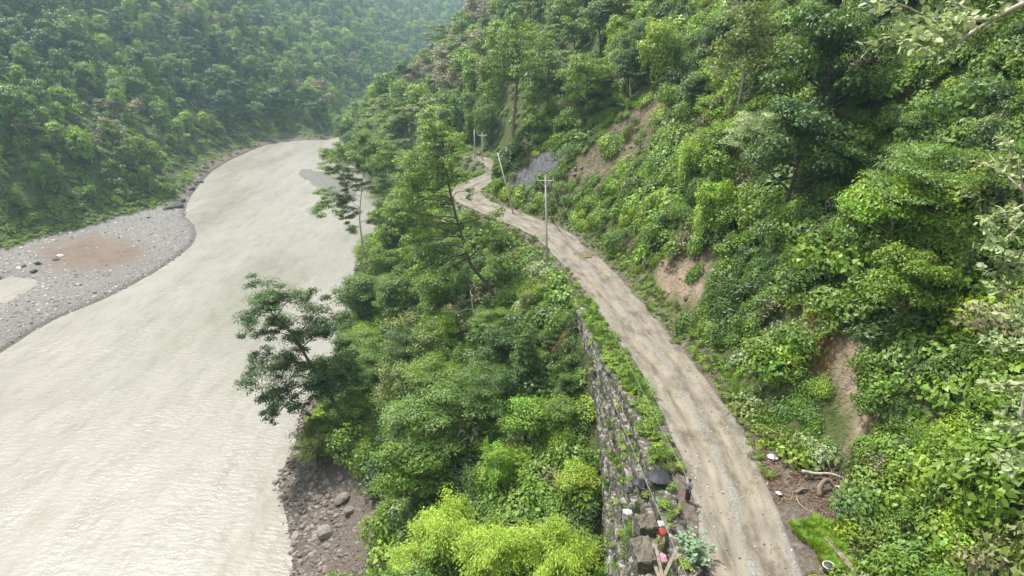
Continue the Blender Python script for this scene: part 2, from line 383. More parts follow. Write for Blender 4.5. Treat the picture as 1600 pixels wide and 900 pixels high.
me = mesh_np("terrain", np.stack([xr, yr, ZG.ravel()], 1), F, mt, True,
             dict(m_clay=m_clay, m_tan=m_tan, m_wet=m_wet, m_red=m_red, m_rock=m_rock, m_dirt=m_dirt, m_scree=m_scree, m_bar=m_bar, m_ochre=m_ochre))
tag(link("ground", me), kind="structure")

# ------------------------------------------------------------------ river
mw, t, b, o = newmat("river_water")
g = N(t, "ShaderNodeNewGeometry")
la = noise_(t, .018, 4, g.outputs["Position"], stretch=((1.6, .5, 1), (0, 0, -.25)))
c = ramp(t, la, [(.34, (.148, .144, .112)), (.46, (.196, .189, .162)), (.68, (.220, .210, .186))])
fl = ramp(t, noise_(t, .5, 6, g.outputs["Position"], .65, ((1.3, .35, 1), (0, 0, -.3))), [(.34, (.86, .85, .82)), (.5, (1, 1, 1)), (.7, (1.07, 1.07, 1.08))]); c = mixc(t, 1.0, c, fl, "MULTIPLY")
t.links.new(c, b.inputs["Base Color"]); rg = N(t, "ShaderNodeMapRange"); rg.inputs["From Min"].default_value = .35; rg.inputs["From Max"].default_value = .65; rg.inputs["To Min"].default_value = .26; rg.inputs["To Max"].default_value = .45; t.links.new(noise_(t, .11, 5, g.outputs["Position"], .6, ((1.7, .3, 1), (0, 0, -.3))), rg.inputs["Value"]); t.links.new(rg.outputs[0], b.inputs["Roughness"]); b.inputs["IOR"].default_value = 1.33; b.inputs["Specular IOR Level"].default_value = .38
w1 = noise_(t, .22, 3, g.outputs["Position"], .5, ((1.0, .55, 1), (0, 0, .35)))
w2 = noise_(t, 1.1, 4, g.outputs["Position"], .6, ((.8, 1.5, 1), (0, 0, .3)))
w3 = noise_(t, .05, 2, g.outputs["Position"], .5)
mul = N(t, "ShaderNodeMath", operation='MULTIPLY_ADD'); t.links.new(w2, mul.inputs[0]); mul.inputs[1].default_value = .42; t.links.new(w1, mul.inputs[2])
mm = N(t, "ShaderNodeMath", operation='MULTIPLY'); t.links.new(mul.outputs[0], mm.inputs[0]); t.links.new(w3, mm.inputs[1])
bump(t, b, mm.outputs[0], .7, .9)
wx = np.arange(-200, 61, 10.); V = []; 
me = mesh_np("river", [(-400, -400, 0), (1900, -400, 0), (1900, 1500, 0), (-400, 1500, 0)], [[0, 1, 2, 3]], mw)
tag(link("river", me), kind="structure")

# ------------------------------------------------------------------ road ribbon
seg = []; acc = 0
pl = RD; L = np.concatenate([[0], np.cumsum(np.linalg.norm(np.diff(pl, axis=0), axis=1))])
Ls = np.arange(0, L[np.argmax(pl[:, 1] > 141)], .35); cx = np.interp(Ls, L, pl[:, 0]); cyy = np.interp(Ls, L, pl[:, 1])
for _ in range(3):
    k_ = np.ones(7)/7; cx[3:-3] = np.convolve(cx, k_, 'valid'); cyy[3:-3] = np.convolve(cyy, k_, 'valid')
tx = np.gradient(cx); ty = np.gradient(cyy); ln = np.hypot(tx, ty); tx /= ln; ty /= ln
us = np.linspace(-1, 1, 33); V = []; UU = []; VV = []
for i in range(len(Ls)):
    hw_ = HW if cyy[i] < 127 and Ls[i] < 250 else 1.25
    wv = hw_+.35+.28*float(fbm(np.array([Ls[i]/3.0]), np.array([1.0]), 41, 3)[0])
    wr = hw_+.45+.35*float(fbm(np.array([Ls[i]/2.6]), np.array([9.0]), 43, 3)[0])
    for u in us:
        q = u*(wr if u > 0 else wv)
        z = ZR+.03+.05*math.exp(-(q/.35)**2)-.10*(abs(u) > .97)-.05*(math.exp(-((q-.95)/.33)**2)+math.exp(-((q+.95)/.33)**2))
        V.append((cx[i]+ty[i]*q, cyy[i]-tx[i]*q, z)); UU.append(q); VV.append(Ls[i])
V = np.array(V); V[:, 2] -= .06*(np.exp(-((np.abs(UU)-.95)/.28)**2))*(.4+.6*vnoise(V[:, 1]/4, V[:, 0]*0, 3)); V[:, 2] += fbm(V[:, 0]/1.6, V[:, 1]/1.6, 51, 3)*.035
nu = len(us); F = [(j*nu+i, j*nu+i+1, (j+1)*nu+i+1, (j+1)*nu+i) for j in range(len(Ls)-1) for i in range(nu-1)]
mr_, t, b, o = newmat("road_dirt")
q = attr(t, "across"); l = attr(t, "along"); cmb = N(t, "ShaderNodeCombineXYZ"); t.links.new(q, cmb.inputs[0]); t.links.new(l, cmb.inputs[1])
st = noise_(t, 1.0, 6, cmb.outputs[0], .6, ((1.5, .28, 1), (0, 0, 0)))
fi = noise_(t, 6, 6, cmb.outputs[0], .7); pa = noise_(t, .28, 5, cmb.outputs[0], .6)
cA = ramp(t, st, [(.34, (.115, .102, .08)), (.5, (.165, .146, .114)), (.66, (.205, .178, .137))])
cB = ramp(t, fi, [(.32, (.085, .08, .072)), (.52, (.17, .162, .15)), (.70, (.29, .275, .255))])
ab = N(t, "ShaderNodeMath", operation='ABSOLUTE'); t.links.new(q, ab.inputs[0])
gr = N(t, "ShaderNodeMapRange"); gr.inputs["From Min"].default_value = 1.9; gr.inputs["From Max"].default_value = 2.7; t.links.new(ab.outputs[0], gr.inputs["Value"])
ce = N(t, "ShaderNodeMapRange"); ce.inputs["From Min"].default_value = .42; ce.inputs["From Max"].default_value = .12; t.links.new(ab.outputs[0], ce.inputs["Value"])
gm = N(t, "ShaderNodeMath", operation='MAXIMUM'); t.links.new(gr.outputs[0], gm.inputs[0]); t.links.new(ce.outputs[0], gm.inputs[1])
gn = N(t, "ShaderNodeMapRange"); gn.inputs["From Min"].default_value = .42; gn.inputs["From Max"].default_value = .6; t.links.new(pa, gn.inputs["Value"])
g2 = N(t, "ShaderNodeMath", operation='MULTIPLY'); t.links.new(gm.outputs[0], g2.inputs[0]); t.links.new(gn.outputs[0], g2.inputs[1])
g3 = N(t, "ShaderNodeMath", operation='ADD', use_clamp=True); t.links.new(g2.outputs[0], g3.inputs[0])
g4 = N(t, "ShaderNodeMath", operation='MULTIPLY'); t.links.new(gm.outputs[0], g4.inputs[0]); g4.inputs[1].default_value = .35; t.links.new(g4.outputs[0], g3.inputs[1])
dm = ramp(t, noise_(t, .5, 7, cmb.outputs[0], .7, ((1.4, .6, 1), (0, 0, 0))), [(.38, (.62, .58, .53)), (.5, (1, 1, 1)), (.7, (1.12, 1.12, 1.12))])
t.links.new(mixc(t, 1.0, mixc(t, g3.outputs[0], cA, cB), dm, "MULTIPLY"), b.inputs["Base Color"]); b.inputs["Roughness"].default_value = .85; bump(t, b, fi, .5, .04)
me = mesh_np("road", V, F, mr_, True, dict(across=UU, along=VV)); tag(link("road", me), kind="structure")

def road_pt(l_, q): 
    a = np.interp(l_, Ls, cx); b_ = np.interp(l_, Ls, cyy); u_ = np.interp(l_, Ls, tx); v_ = np.interp(l_, Ls, ty); return a+v_*q, b_-u_*q
# ------------------------------------------------------------------ leaf clouds
def leaves(cen, nrm, size, aspect=.5, droop=.2, axis_=None, shape='kite'):
    """cen,nrm (n,3), size (n,) -> V,F quads; axis_ = leaf long direction (optional)"""
    n = len(cen); nrm = nrm/(np.linalg.norm(nrm, axis=1, keepdims=True)+1e-9)
    a = axis_ if axis_ is not None else rng.normal(size=(n, 3))
    a = a-nrm*(a*nrm).sum(1, keepdims=True); a /= np.linalg.norm(a, axis=1, keepdims=True)+1e-9
    b = np.cross(nrm, a); s = size[:, None]
    p0 = cen-a*s*.5; p2 = cen+a*s*.5; p2[:, 2] -= droop*size; m = cen+a*s*.02; m[:, 2] += .08*size
    p1 = m+b*s*aspect*.5; p3 = m-b*s*aspect*.5
    V = np.stack([p0, p1, p2, p3], 1).reshape(-1, 3); F = np.arange(4*n).reshape(n, 4)
    return V, F
def unit(n): v = rng.normal(size=(n, 3)); return v/np.linalg.norm(v, axis=1, keepdims=True)
def clump(c, r, n, size, flat=.6, up=.9, shell=.55, aspect=.5, droop=.2, jit=.6):
    d = unit(n); d[:, 2] = np.where(d[:, 2] < -.25, -d[:, 2], d[:, 2])
    rr = (shell+(1-shell)*rng.random(n)**.7)[:, None]
    # lumpy radius
    ph = rng.random(3)*6; lump = 1+.22*np.sin(d[:, 0]*4+ph[0])*np.sin(d[:, 1]*4.3+ph[1])+.12*np.sin(d[:, 2]*7+ph[2])
    o = d*rr*lump[:, None]*np.array([r, r, r*flat])
    nr = d*.85+np.array([0, 0, up*.75])+rng.normal(size=(n, 3))*jit*.75
    s = size*(.7+.7*rng.random(n))
    return leaves(np.array(c)+o, nr, s, aspect, droop)
def cloud_mesh(name, parts, mat):
    V = []; F = []; k = 0; lv = []; lh = []
    for v, f in parts:
        V.append(v); F.append(f+k); k += len(v); n = len(f); base = rng.random()
        lv.append(np.clip(.25+.3*base+.45*rng.random(n)**1.3, 0, 1)); lh.append(np.clip(.5*rng.random()+.5*rng.random(n), 0, 1))
    return mesh_np(name, np.vstack(V), np.vstack(F), mat, False, None, dict(lv=np.concatenate(lv), lh=np.concatenate(lh)))

def skeleton(h, spread, lean=(0, 0), nb=7, fork=.35, r0=.2, levels=2, flatness=.5, seed=0, up=.55):
    """returns geo with trunk/limbs and tip list (pos, weight)"""
    rs = np.random.default_rng(seed); g = Geo(); tips = []
    n = 8; t = np.linspace(0, 1, n)
    trunk = np.stack([lean[0]*t**1.5*h+.05*h*np.sin(t*5+rs.random()*6)*t, lean[1]*t**1.5*h+.05*h*np.sin(t*4+rs.random()*6)*t, t*h*.86], 1)
    rad = r0*(1-.8*t); rad[0] *= 1.35
    g.tube(trunk, rad, 7)
    for i in range(nb):
        ft = fork+(1-fork)*((i+rs.random()*.6)/nb); p0 = np.array([np.interp(ft, t, trunk[:, k]) for k in range(3)])
        az = i*2.399+rs.random()*.8; ln = spread*(1.05-.55*(ft-fork)/(1-fork))*(.75+.5*rs.random())
        d = np.array([math.cos(az), math.sin(az), up*(.6+.8*ft)]); k = np.linspace(0, 1, 5)
        pts = p0+np.outer(k, d*ln)+np.outer(np.sin(k*3)*.08*ln, rs.normal(size=3)); pts[:, 2] += ln*.12*k*(1-k)*4*(1-flatness)
        rb = np.interp(ft, t, rad)*.6; g.tube(pts, rb*(1-.75*k), 5)
        tips.append((pts[-1], 1.0)); tips.append((pts[3], .8))
        for j in range(levels):
            q0 = pts[2+(j % 2)]; az2 = az+(-1)**j*(.7+.5*rs.random()); l2 = ln*.5*(.7+.6*rs.random())
            q = q0+np.outer(np.linspace(0, 1, 4), np.array([math.cos(az2), math.sin(az2), up*.6+.2*rs.random()])*l2)
            g.tube(q, rb*.4*(1-.7*np.linspace(0, 1, 4)), 4); tips.append((q[-1], .8))
    tips.append((trunk[-1], 1.1)); return g, tips, trunk

def tree_round(h, r, leaf, dens, seed, mat, bark='bark', flat=.7, fork=.3, nb=9, shell=.5, aspect=.55, cl=.42):
    g, tips, tr = skeleton(h*.86, r*.72, nb=nb, fork=fork, r0=.022*h, seed=seed, up=.6)
    parts = []
    for p, w_ in tips:
        cr_ = r*cl*w_*(.75+.5*random.random()); n = int(dens*cr_*cr_*7.5/(leaf*leaf*aspect))
        parts.append(clump(p+np.array([0, 0, cr_*.15]), cr_, max(n, 8), leaf, flat, .8, shell, aspect))
    return g, parts, mat, bark
def tree_layer(h, r, leaf, dens, seed, mat, bark='bark_dark', lean=(0, 0), nb=9):
    g, tips, tr = skeleton(h*.95, r*.9, lean, nb=nb, fork=.42, r0=.018*h, levels=3, flatness=.9, seed=seed, up=.38)
    parts = []
    for p, w_ in tips:
        cr_ = r*.34*w_*(.8+.5*random.random()); n = int(dens*cr_*cr_*4.6/(leaf*leaf*.4))
        parts.append(clump(p, cr_, max(n, 8), leaf, .30, 1.3, .15, .4, .1, .45))
    return g, parts, mat, bark
def tree_drape(h, r, leaf, dens, seed, mat, bark='bark_dark'):
    """vine-hung tree: lumpy top with leafy curtains hanging to the ground"""
    rs = np.random.default_rng(seed); g, tips, tr = skeleton(h*.8, r*.6, nb=6, fork=.4, r0=.02*h, seed=seed, up=.6); parts = []
    for p, w_ in tips+[((p*np.array([.8, .8, .75])), .8) for p, _ in tips]:
        cr_ = r*.4*w_*(.8+.5*rs.random()); n = int(dens*cr_*cr_*6/(leaf*leaf*.6))
        parts.append(clump(p, cr_, max(n, 8), leaf, .85, .8, .6, .6))
    for i in range(int(9)):
        az = rs.random()*6.28; rr = r*(.5+.45*rs.random()); top = h*(.45+.4*rs.random()); ln = top*(.6+.35*rs.random()); wd = r*.28
        n = int(dens*ln*wd*4.5/(leaf*leaf*.6)); z = top-ln*rng.random(n); a = az+(rng.random(n)-.5)*wd/rr*2
        rad_ = rr*(1+.12*np.sin((top-z)*1.7))+.25*wd*rng.normal(size=n); c_ = np.stack([np.cos(a)*rad_, np.sin(a)*rad_, z], 1)
        nr = np.stack([np.cos(a), np.sin(a), .7+0*a], 1)+.5*rng.normal(size=(n, 3))
        parts.append(leaves(c_, nr, leaf*(.7+.6*rng.random(n)), .6, .4))
    return g, parts, mat, bark
def tree_tier(h, r, leaf, dens, seed, mat, bark='bark_dark'):
    rs = np.random.default_rng(seed); g = Geo(); t = np.linspace(0, 1, 7); g.tube(np.stack([.03*h*np.sin(t*4), 0*t, t*h], 1), .018*h*(1.05-t), 6); parts = []
    for k in range(11):
        ft = .14+.84*k/11; rr = r*(1.02-ft)**.75; nbr = 7
        for j in range(nbr):
            az = j*6.283/nbr+k*.9+rs.random()*.4; l_ = rr*(.75+.4*rs.random()); d = np.array([math.cos(az), math.sin(az), .15])
            p0 = np.array([0, 0, ft*h]); g.tube([p0, p0+d*l_*.6, p0+d*l_+np.array([0, 0, -.12*l_])], [.04, .025, .01], 4)
            n = int(dens*l_*l_*1.6/(leaf*leaf*.45)); u = .2+.9*rng.random(n); wd = .32*l_*(1.2-u*.7)
            c_ = p0+np.outer(u*l_, d)+np.stack([-math.sin(az)*wd*rng.normal(size=n), math.cos(az)*wd*rng.normal(size=n), -.2*l_*u*u+.05*rng.normal(size=n)], 1)
            parts.append(leaves(c_, np.array([0, 0, 1.])+.4*rng.normal(size=(n, 3))+.3*d, leaf*(.7+.6*rng.random(n)), .45, .3, axis_=np.broadcast_to(d, (n, 3))+.6*rng.normal(size=(n, 3))))
    return g, parts, mat, bark
def bamboo(h, r, leaf, seed, mat, nc=34, nl=240, bark='bark_pale'):
    rs = np.random.default_rng(seed); g = Geo(); parts = []
    for i in range(nc):
        az = rs.random()*6.28; out = r*(.25+.85*rs.random()**.6); hh = h*(.68+.4*rs.random()); t = np.linspace(0, 1, 9); br = r*.22*rs.random()
        rad_ = br+out*t**2.3; z = hh*np.sin(t*1.75)/math.sin(1.5708)*.98
        pts = np.stack([np.cos(az)*rad_, np.sin(az)*rad_, z], 1); g.tube(pts, .045*(1.05-t), 4)
        u = .3+.7*rng.random(nl)**.8; sd_ = .16*r*(.35+u)*.9
        c_ = np.stack([np.interp(u, t, pts[:, k]) for k in range(3)], 1)+rng.normal(size=(nl, 3))*np.array([1, 1, .7])*sd_[:, None]*.8
        ax = np.stack([np.cos(az)+0*u, np.sin(az)+0*u, -.6+0*u], 1)+rng.normal(size=(nl, 3))*.55
        parts.append(leaves(c_, np.array([0, 0, 1.])+.45*rng.normal(size=(nl, 3)), leaf*(.7+.6*rng.random(nl)), .26, .3, axis_=ax))
    return g, parts, mat, bark
def shrub(r, h, leaf, dens, seed, mat, k=6, aspect=.6):
    rs = np.random.default_rng(seed); parts = []; g = Geo()
    for i in range(k):
        a = rs.random()*6.28; d = r*.55*rs.random()**.5; cr_ = r*(.45+.3*rs.random()); c_ = np.array([math.cos(a)*d, math.sin(a)*d, h*(.35+.35*rs.random())])
        n = int(dens*cr_*cr_*5.5/(leaf*leaf*aspect)); parts.append(clump(c_, cr_, max(n, 6), leaf, min(1.2, h/r*.55), .8, .45, aspect, .25, .6))
        g.tube([(0, 0, -.2), c_*.5, c_], [.03, .02, .008], 4)
    return g, parts, mat, 'bark'
def grasstuft(r, h, seed, mat, n=120, wd=.10):
    rs = np.random.default_rng(seed); a = rng.random(n)*6.28; o_ = r*rng.random(n)**.6; hh = h*(.5+.7*rng.random(n))
    base = np.stack([np.cos(a)*o_, np.sin(a)*o_, 0*a-.05], 1); a2 = a+rng.normal(size=n)*.6
    dr = np.stack([np.cos(a2)*.5, np.sin(a2)*.5, 1+0*a], 1)*hh[:, None]; mid = base+dr*.5; tip = base+dr*np.array([1.3, 1.3, .86])
    sd_ = np.stack([-np.sin(a2), np.cos(a2), 0*a], 1)*wd*.5*h
    V = np.stack([base, mid+sd_, tip, mid-sd_], 1).reshape(-1, 3); return Geo(), [(V, np.arange(4*n).reshape(n, 4))], mat, 'bark'
def palm(h, seed, mat, nf=16, fl=3.0):
    rs = np.random.default_rng(seed); g = Geo(); g.tube([(0, 0, 0), (.1, 0, h*.5), (0, 0, h)], [.16, .12, .1], 6); parts = []
    for i in range(nf):
        az = i*2.4+rs.random()*.4; el = .2+1.0*rs.random(); t = np.linspace(0, 1, 26)[1:]
        rr = fl*t*math.cos(el*.6); z = h+fl*(math.sin(el)*t-.95*t*t*(.6+.3*rs.random()))
        c_ = np.stack([np.cos(az)*rr, np.sin(az)*rr, z], 1)
        for sgn in (-1, 1):
            ax = np.stack([-np.sin(az)*sgn+0*t, np.cos(az)*sgn+0*t, -.45+0*t], 1)+.15*rng.normal(size=(25, 3))+.5*np.array([math.cos(az), math.sin(az), 0])
            l_ = fl*.30*np.sin(t*2.6+.3); parts.append(leaves(c_+ax*.3*l_[:, None], np.array([0, 0, 1.])+.2*rng.normal(size=(25, 3)), l_, .22, .3, axis_=ax))
    return g, parts, mat, 'bark'

def proto(name, spec):
    g, parts, mat, bark = spec
    cm = cloud_mesh(name+"_crown", parts, M[mat]); tm = g.build(name+"_trunk", M[bark], True) if g.n else None
    return dict(crown=cm, trunk=tm, name=name)
PR = {}
# near broadleaf kinds (leaf metres, for 35-110 m)
PR['round_a'] = proto('broadleaf_tree', tree_round(9, 4.0, .30, .55, 1, 'leaf_mid'))
PR['round_b'] = proto('broadleaf_tree', tree_round(10, 3.6, .28, .6, 2, 'leaf_dark', 'bark_dark'))
PR['round_c'] = proto('broadleaf_tree', tree_round(8, 4.2, .32, .5, 3, 'leaf_bright', 'bark_pale', .6))
PR['round_d'] = proto('broadleaf_tree', tree_round(11, 3.4, .30, .5, 4, 'leaf_olive', 'bark_pale', .8, .25, 11))
PR['layer_a'] = proto('spreading_tree', tree_layer(10, 5.0, .28, .5, 5, 'leaf_mid'))
PR['layer_b'] = proto('spreading_tree', tree_layer(11, 4.6, .28, .5, 6, 'leaf_dark'))
PR['layer_c'] = proto('spreading_tree', tree_layer(9, 4.5, .32, .42, 16, 'leaf_pale', 'bark_pale'))
PR['drape_a'] = proto('vine_covered_tree', tree_drape(10, 2.9, .28, .6, 7, 'leaf_bright'))
PR['drape_b'] = proto('vine_covered_tree', tree_drape(12, 3.1, .28, .55, 8, 'leaf_mid'))
PR['tier'] = proto('tiered_tree', tree_tier(8.5, 2.7, .26, .9, 9, 'leaf_dark'))
PR['bamboo'] = proto('bamboo_clump', bamboo(8, 3.4, .34, 10, 'leaf_bamboo', 46, 520))
PR['bamboo_olive'] = proto('bamboo_clump', bamboo(6, 2.8, .34, 12, 'leaf_olive', 40, 420))
PR['dry'] = proto('half_bare_tree', tree_round(10, 3.8, .26, .22, 13, 'leaf_dry', 'bark_pale', .7))
PR['pale'] = proto('silver_leaved_tree', tree_round(6, 2.4, .26, .5, 14, 'leaf_pale', 'bark_pale'))
# far kinds: fewer, bigger leaf faces
PR['far_a'] = proto('forest_tree', tree_round(10, 4.2, .5, .62, 21, 'leaf_mid'))
PR['far_b'] = proto('forest_tree', tree_round(12, 3.8, .5, .62, 22, 'leaf_dark', 'bark_dark'))
PR['far_c'] = proto('forest_tree', tree_drape(11, 3.2, .5, .62, 23, 'leaf_bright'))
PR['far_d'] = proto('forest_tree', tree_drape(13, 3.4, .5, .6, 24, 'leaf_mid'))
PR['far_e'] = proto('forest_tree', tree_layer(11, 4.6, .5, .7, 25, 'leaf_olive'))
PR['far_f'] = proto('forest_tree', tree_round(9, 3.6, .5, .35, 26, 'leaf_dry', 'bark_pale'))
PR['far_palm'] = proto('palm_tree', palm(5, 27, 'leaf_olive', 18, 3.4))
# undergrowth
UG = {}
def ug(name, spec): UG[name] = proto(name, spec)['crown']
ug('shrub1', shrub(1.2, 1.0, .165, .55, 31, 'leaf_mid')); ug('shrub2', shrub(1.1, 1.2, .15, .55, 32, 'leaf_dark')); ug('shrub3', shrub(1.3, .9, .17, .5, 33, 'leaf_bright'))
ug('shrub4', shrub(1.0, 1.5, .20, .45, 34, 'leaf_mid', 7, .45)); ug('shrub5', shrub(1.2, 1.1, .19, .45, 35, 'leaf_olive')); ug('shrub6', shrub(.9, .9, .2, .5, 36, 'leaf_pale'))
ug('shrub7', shrub(1.1, 1.2, .22, .45, 131, 'leaf_mid', 6, .75)); ug('shrub8', shrub(1.0, 1.1, .2, .22, 132, 'leaf_dry', 6, .4)); ug('shrub9', shrub(1.1, .9, .21, .45, 133, 'leaf_bright', 6, .7))
ug('herb1', shrub(.6, .35, .15, .5, 37, 'grass', 5)); ug('herb2', shrub(.55, .4, .13, .5, 38, 'leaf_bright', 5)); ug('herb3', shrub(.6, .35, .14, .5, 39, 'leaf_mid', 5))
ug('tuft1', grasstuft(.45, .7, 40, M and 'grass')); ug('tuft2', grasstuft(.4, .5, 41, 'leaf_olive'))
ug('farshrub1', shrub(1.8, 1.6, .55, .6, 42, 'leaf_mid')); ug('farshrub2', shrub(1.7, 1.8, .55, .6, 43, 'leaf_dark')); ug('farshrub3', shrub(1.8, 1.4, .55, .6, 44, 'leaf_bright'))
ug('farshrub4', shrub(1.8, 1.4, .5, .5, 45, 'leaf_olive'))
ug('carpet1', shrub(1.5, .5, .2, .5, 46, 'leaf_mid', 9)); ug('carpet2', shrub(1.5, .5, .2, .5, 47, 'leaf_bright', 9))

def stone_mesh(name, mat, seed, flat=.6, sub=2):
    import bmesh
    bm = bmesh.new(); bmesh.ops.create_icosphere(bm, subdivisions=sub, radius=.5); rs = random.Random(seed)
    cuts = [Vector((rs.gauss(0, 1), rs.gauss(0, 1), rs.gauss(0, 1))).normalized() for _ in range(9)]
    for v in bm.verts:
        for c_ in cuts:
            d = v.co.dot(c_)
            if d > .33: v.co -= c_*(d-.33)*.9
        v.co.z *= flat; v.co.x *= 1.15; v.co += Vector((rs.gauss(0, .012), rs.gauss(0, .012), rs.gauss(0, .012)))
    me = bpy.data.meshes.new(name); bm.to_mesh(me); bm.free(); me.materials.append(mat); return me
ST = [stone_mesh('stone', M['stone'], i, .45+.15*(i % 3)) for i in range(5)]
SB = [stone_mesh('bar_stone', M['stone_bar'], 20+i, .5, 1) for i in range(4)]
SDK = [stone_mesh('dark_stone', M['stone_dark'], 40+i, .6) for i in range(3)]

# ------------------------------------------------------------------ stuff scatterer (geometry nodes)
_gn = {}
def scatter(name, pts, rots, scl, pid, meshes, label, cat):
    n = len(pts)
    me = bpy.data.meshes.new(name); me.vertices.add(n); me.vertices.foreach_set("co", np.asarray(pts, np.float32).ravel())
    me.attributes.new("rot", 'FLOAT_VECTOR', 'POINT').data.foreach_set("vector", np.asarray(rots, np.float32).ravel())
    sv = np.asarray(scl, np.float32); sv = sv if sv.ndim == 2 else np.stack([sv]*3, 1)
    me.attributes.new("scl", 'FLOAT_VECTOR', 'POINT').data.foreach_set("vector", np.ascontiguousarray(sv).ravel())
    me.attributes.new("pid", 'INT', 'POINT').data.foreach_set("value", np.asarray(pid, np.int32))
    col = bpy.data.collections.new(name+"_kinds")
    for k, m_ in enumerate(meshes):
        o_ = bpy.data.objects.new("kind_%02d" % k, m_); col.objects.link(o_)
    ng = bpy.data.node_groups.new(name+"_scatter", 'GeometryNodeTree')
    ng.interface.new_socket("Geometry", in_out='INPUT', socket_type='NodeSocketGeometry'); ng.interface.new_socket("Geometry", in_out='OUTPUT', socket_type='NodeSocketGeometry')
    gi = ng.nodes.new("NodeGroupInput"); go = ng.nodes.new("NodeGroupOutput")
    ip = ng.nodes.new("GeometryNodeInstanceOnPoints"); ci = ng.nodes.new("GeometryNodeCollectionInfo")
    ci.inputs["Collection"].default_value = col; ci.inputs["Separate Children"].default_value = True; ci.inputs["Reset Children"].default_value = True
    ip.inputs["Pick Instance"].default_value = True
    def na(nm, ty):
        a = ng.nodes.new("GeometryNodeInputNamedAttribute"); a.data_type = ty; a.inputs["Name"].default_value = nm; return a.outputs["Attribute"]
    L_ = ng.links.new
    L_(gi.outputs[0], ip.inputs["Points"]); L_(ci.outputs[0], ip.inputs["Instance"]); L_(na("pid", 'INT'), ip.inputs["Instance Index"])
    L_(na("rot", 'FLOAT_VECTOR'), ip.inputs["Rotation"]); L_(na("scl", 'FLOAT_VECTOR'), ip.inputs["Scale"]); L_(ip.outputs[0], go.inputs[0])
    o_ = link(name, me); md = o_.modifiers.new("scatter", 'NODES'); md.node_group = ng
    tag(o_, label, cat, kind="stuff"); return o_
def jgrid(x0, x1, y0, y1, step):
    a, b_ = np.meshgrid(np.arange(x0, x1, step), np.arange(y0, y1, step)); a = a.ravel(); b_ = b_.ravel()
    return a+(rng.random(len(a))-.5)*step*1.1, b_+(rng.random(len(a))-.5)*step*1.1
def inview(x, y, z, mg=140, top=260):
    a, b_, d = proj(x, y, z); return (y > 4) & (a > -mg) & (a < 1600+mg) & (b_ > -top) & (b_ < 900+mg+80)
def rots(n, tilt=.15):
    return np.stack([rng.normal(size=n)*tilt, rng.normal(size=n)*tilt, rng.random(n)*6.28], 1)
def slope_rots(x, y, amt=.75, tilt=.15):
    gx_ = (Zf(x+.8, y)-Zf(x-.8, y))/1.6; gy_ = (Zf(x, y+.8)-Zf(x, y-.8))/1.6
    n_ = np.stack([-gx_*amt, -gy_*amt, np.ones(len(x))], 1)+rng.normal(size=(len(x), 3))*tilt; n_ /= np.linalg.norm(n_, axis=1, keepdims=True)
    a = rng.random(len(x))*6.28; t_ = np.stack([np.cos(a), np.sin(a), 0*a], 1); t_ -= n_*(t_*n_).sum(1, keepdims=True); t_ /= np.linalg.norm(t_, axis=1, keepdims=True); b_ = np.cross(n_, t_)
    return np.stack([np.arctan2(b_[:, 2], n_[:, 2]), -np.arcsin(np.clip(t_[:, 2], -1, 1)), np.arctan2(t_[:, 1], t_[:, 0])], 1)
def visible(x, y, z, hgt):
    """keeps points whose top the photograph could see over the terrain"""
    keep = np.ones(len(x), bool); tx_, ty_, tz_ = x, y, z+hgt
    for f in np.linspace(.25, .985, 34):
        gz = Zf(tx_*f, ty_*f); lz = CAMH+(tz_-CAMH)*f
        keep &= ~(gz > lz+3.5)
    return keep
def masks(x, y, z):
    a, b_, d = proj(x, y, z); e1 = fbm(x/2.2, y/2.2, 31, 3)*9; e2 = fbm(x/2.2, y/2.2, 77, 3)*9; a = a+e1; b_ = b_+e2
    dr = sdist(x, y, RD)
    cliff = (inpoly(a, b_, CLIFF1) | inpoly(a, b_, CLIFF2)) & (dr > 2)
    bare = (inpoly(a, b_, CHUTE) | inpoly(a, b_, BARE4) | inpoly(a, b_, ROCKF)) & (dr > 2) | cliff
    half = inpoly(a, b_, CLIFF3) & (dr > 2) | (inpoly(a, b_, BARE5) & (dr < -3))
    pad = inpoly(a, b_, DIRTPAD) & (dr > 0) & (dr < 9)
    scr = inpoly(a, b_, SCREE) & (dr < -8)
    return bare, half, pad, scr, dr
LOWZONE = [(760, 340), (800, 250), (900, 200), (1000, 130), (1060, 120), (1040, 200), (1000, 330), (1020, 470), (900, 380)]

# near undergrowth, both sides of the road, out to about 125 m
x, y = jgrid(-45, 95, 14, 128, .95); z = Zf(x, y); bare, half, pad, scr, dr = masks(x, y, z); dR = sdist(x, y, RB)
ok = (dR > 2.5) & (np.abs(dr) > HW+1.2) & ~scr & ~pad & inview(x, y, z, 330, 200) & (z > .4)
ctop = [inpoly(*proj(x, y, z+h_)[:2], q) for q in (CLIFF1, CLIFF2) for h_ in (.5, 1.2, 2.2)]; ok &= ~(np.any(ctop, 0) & (dr > 2) & (rng.random(len(x)) < .93))
ok &= ~(bare & (rng.random(len(x)) < np.where(fbm(x/4, y/4, 66, 2) > -.2, .975, .55))) & ~(half & (rng.random(len(x)) < .72))
ok &= ~((x > WBx(y)-.3) & (x < WTx(y)+.2) & (y < 62))
x, y, z, dr = x[ok], y[ok], z[ok], dr[ok]; v = visible(x, y, z, 1.5); x, y, z, dr = x[v], y[v], z[v], dr[v]
a_, b_, _ = proj(x, y, z); low = inpoly(a_, b_, LOWZONE); edged = np.abs(dr)-HW
n = len(x); pn = fbm(x/6, y/6, 61, 3); pid = np.zeros(n, int); rr = rng.random(n)
KN = ['shrub1', 'shrub2', 'shrub3', 'shrub4', 'shrub5', 'shrub6', 'herb1', 'herb2', 'herb3', 'tuft1', 'tuft2', 'carpet1', 'carpet2', 'shrub7', 'shrub8', 'shrub9']
sel = pn+.5*(rr-.5)
